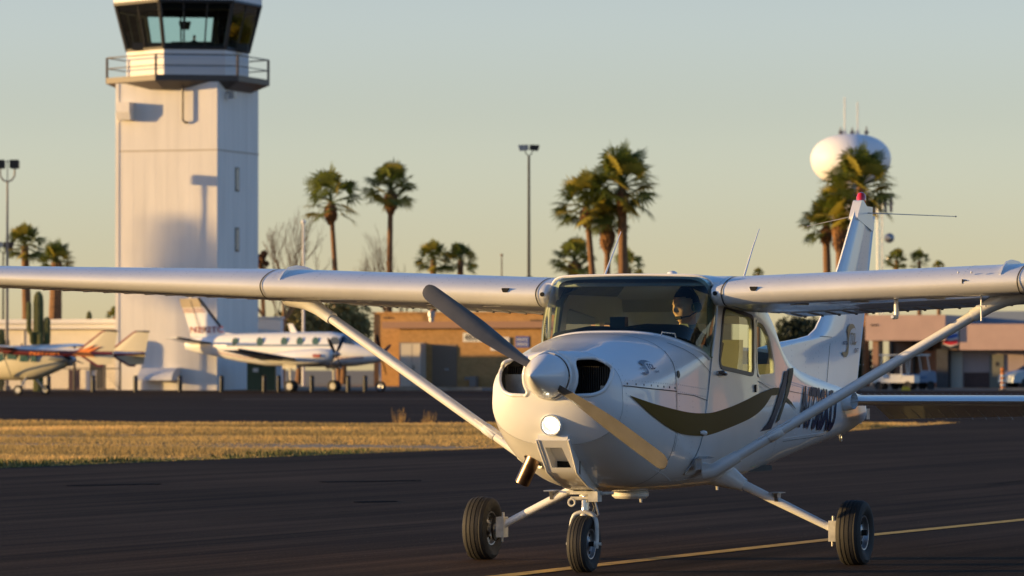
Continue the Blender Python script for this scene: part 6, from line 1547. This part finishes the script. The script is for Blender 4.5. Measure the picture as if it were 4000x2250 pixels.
for s in (1, -1):
    m = MB(); surfc(m, [((.9, 0, 2.22), (-.75, 0, 2.20), .13, (0, 0, 1)), ((.9, s * 2.0, 2.28), (-.75, s * 2.0, 2.26), .13, (0, 0, 1)), ((.5, s * 5.8, 2.42), (-.45, s * 5.8, 2.41), .07, (0, 0, 1))]); m.build('wing', MAT['white'], sk, 30)
    yb = s * 1.56
    m = MB(); m.loft([[V(x, yb + w * cos(a), z + h * sin(a)) for a in frange(0, 2 * pi, 16)[:-1]] for x, w, z, h in ((.5, .06, 2.15, .1), (-.5, .14, 2.08, .17), (-2.0, .13, 2.02, .17), (-4.5, .10, 1.98, .13), (-5.9, .05, 1.98, .08))], True, True)
    bm_ = m.build('boom', MAT['maroon'], sk, 60)
    m = MB(); m.loft([[V(x, yb + w * .8 * cos(a), z + h * sin(a)) for a in frange(.15 * pi, .85 * pi, 8)] for x, w, z, h in ((-.6, .15, 2.1, .185), (-1.6, .15, 2.06, .18), (-3.0, .13, 2.02, .165), (-3.9, .10, 2.0, .15))], False, False); m.build('boom_top_stripe', MAT['fascia'], bm_, 0)
    m = MB(); surfc(m, [((-4.0, yb, 2.05), (-5.95, yb, 1.95), .05, (0, 1, 0)), ((-5.35, yb, 3.0), (-6.15, yb, 3.0), .04, (0, 1, 0))]); surfc(m, [((-4.1, yb, 1.95), (-5.95, yb, 1.95), .05, (0, 1, 0)), ((-5.1, yb, 1.40), (-5.85, yb, 1.48), .035, (0, 1, 0))]); f_ = m.build('tail_fin', mat('cream fin paint', (.60, .54, .38), rough=.4), sk, 30)
    m = MB(); m.tube([(-4.0, yb, 2.06), (-5.32, yb, 2.98), (-5.5, yb, 3.02)], .05, 6); m.build('leading_edge_trim', MAT['redtrim'], f_); m = MB(); m.tube([(-5.4, yb, 3.02), (-6.15, yb, 3.02)], .045, 6); m.build('fin_top_trim', MAT['black'], f_)
    m = MB(); m.tube([(-4.1, yb, 1.93), (-5.08, yb, 1.40), (-5.4, yb, 1.40)], .06, 6); m.build('ventral_trim', MAT['maroon'], f_)
    if s > 0:
        m = MB(); m.prism([(-3.75, 1.90), (-4.2, 2.12), (-5.0, 2.38), (-4.6, 2.15), (-5.3, 2.30), (-4.7, 2.02), (-5.0, 1.80), (-4.3, 1.84)], lambda a, b, t: V(a, t, b), yb + .06, yb + .115); m.build('flame_paint', MAT['flame'], f_, 0)
        flat_text('N337PP'[::-1] if False else 'N377SM', -1.5, -3.1, 1.90, 2.10, yb + .15, bm_, MAT['flame'], 'registration_lettering', .03)
    m = MB(); m.tube([(.2, s * .5, .85), (-.15, s * 2.05, 2.2)], .045, 8, flat=.5); m.build('wing_strut', MAT['alu'], sk)
    m = MB(); m.tube([(-.55, s * .35, .85), (-.65, s * 1.25, .25)], .05, 8); m.build('main_gear_leg', MAT['dirtywhite'], sk); m = MB(); tyre(m, -.65, s * 1.3, .235, .17); m.build('main_wheel', [MAT['rubber'], MAT['dirtywhite']], sk)
m = MB(); surfc(m, [((-5.0, -1.6, 2.0), (-6.05, -1.6, 1.98), .06, (0, 0, 1)), ((-5.0, 1.6, 2.0), (-6.05, 1.6, 1.98), .06, (0, 0, 1))]); m.build('tailplane', MAT['fascia'], sk, 30)
m = MB(); m.tube([(1.9, 0, .9), (1.95, 0, .3)], .05, 8); m.build('nose_gear_leg', MAT['dirtywhite'], sk); m = MB(); tyre(m, 1.95, 0, .2, .14); m.build('nose_wheel', [MAT['rubber'], MAT['alu']], sk)

# unseen dark hangar shells added at the right for the aircraft side to mirror
M_('hangar', 'dark hangar metal for reflections', (.055, .065, .075), rough=.7, var=.2, vscale=.3)
for i, (x, y, w, h, lb_) in enumerate(((70, 190, 40, 7.5, 'unseen dark hangar shell added for side reflections, nearest the lounge'), (118, 150, 44, 8.5, 'unseen dark hangar shell added for side reflections, second from the lounge'), (165, 95, 50, 8, 'unseen dark hangar shell added for side reflections, farthest from the lounge'))):
    o = empty('hangar', (x, y, gz(y)), radians(-50 - 8 * i), label=lb_, cat='hangar'); m = MB(); m.prism([(-w / 2, 0), (-w / 2, h * .8), (0, h), (w / 2, h * .8), (w / 2, 0)], lambda a, b, t: V(a, t, b), 0, 25); m.build('shell', MAT['hangar'], o, 0)
    m = MB(); m.box(-w * .35, w * .35, -.2, -.02, .1, h * .68); m.build('door', MAT['brown'], o, 0)
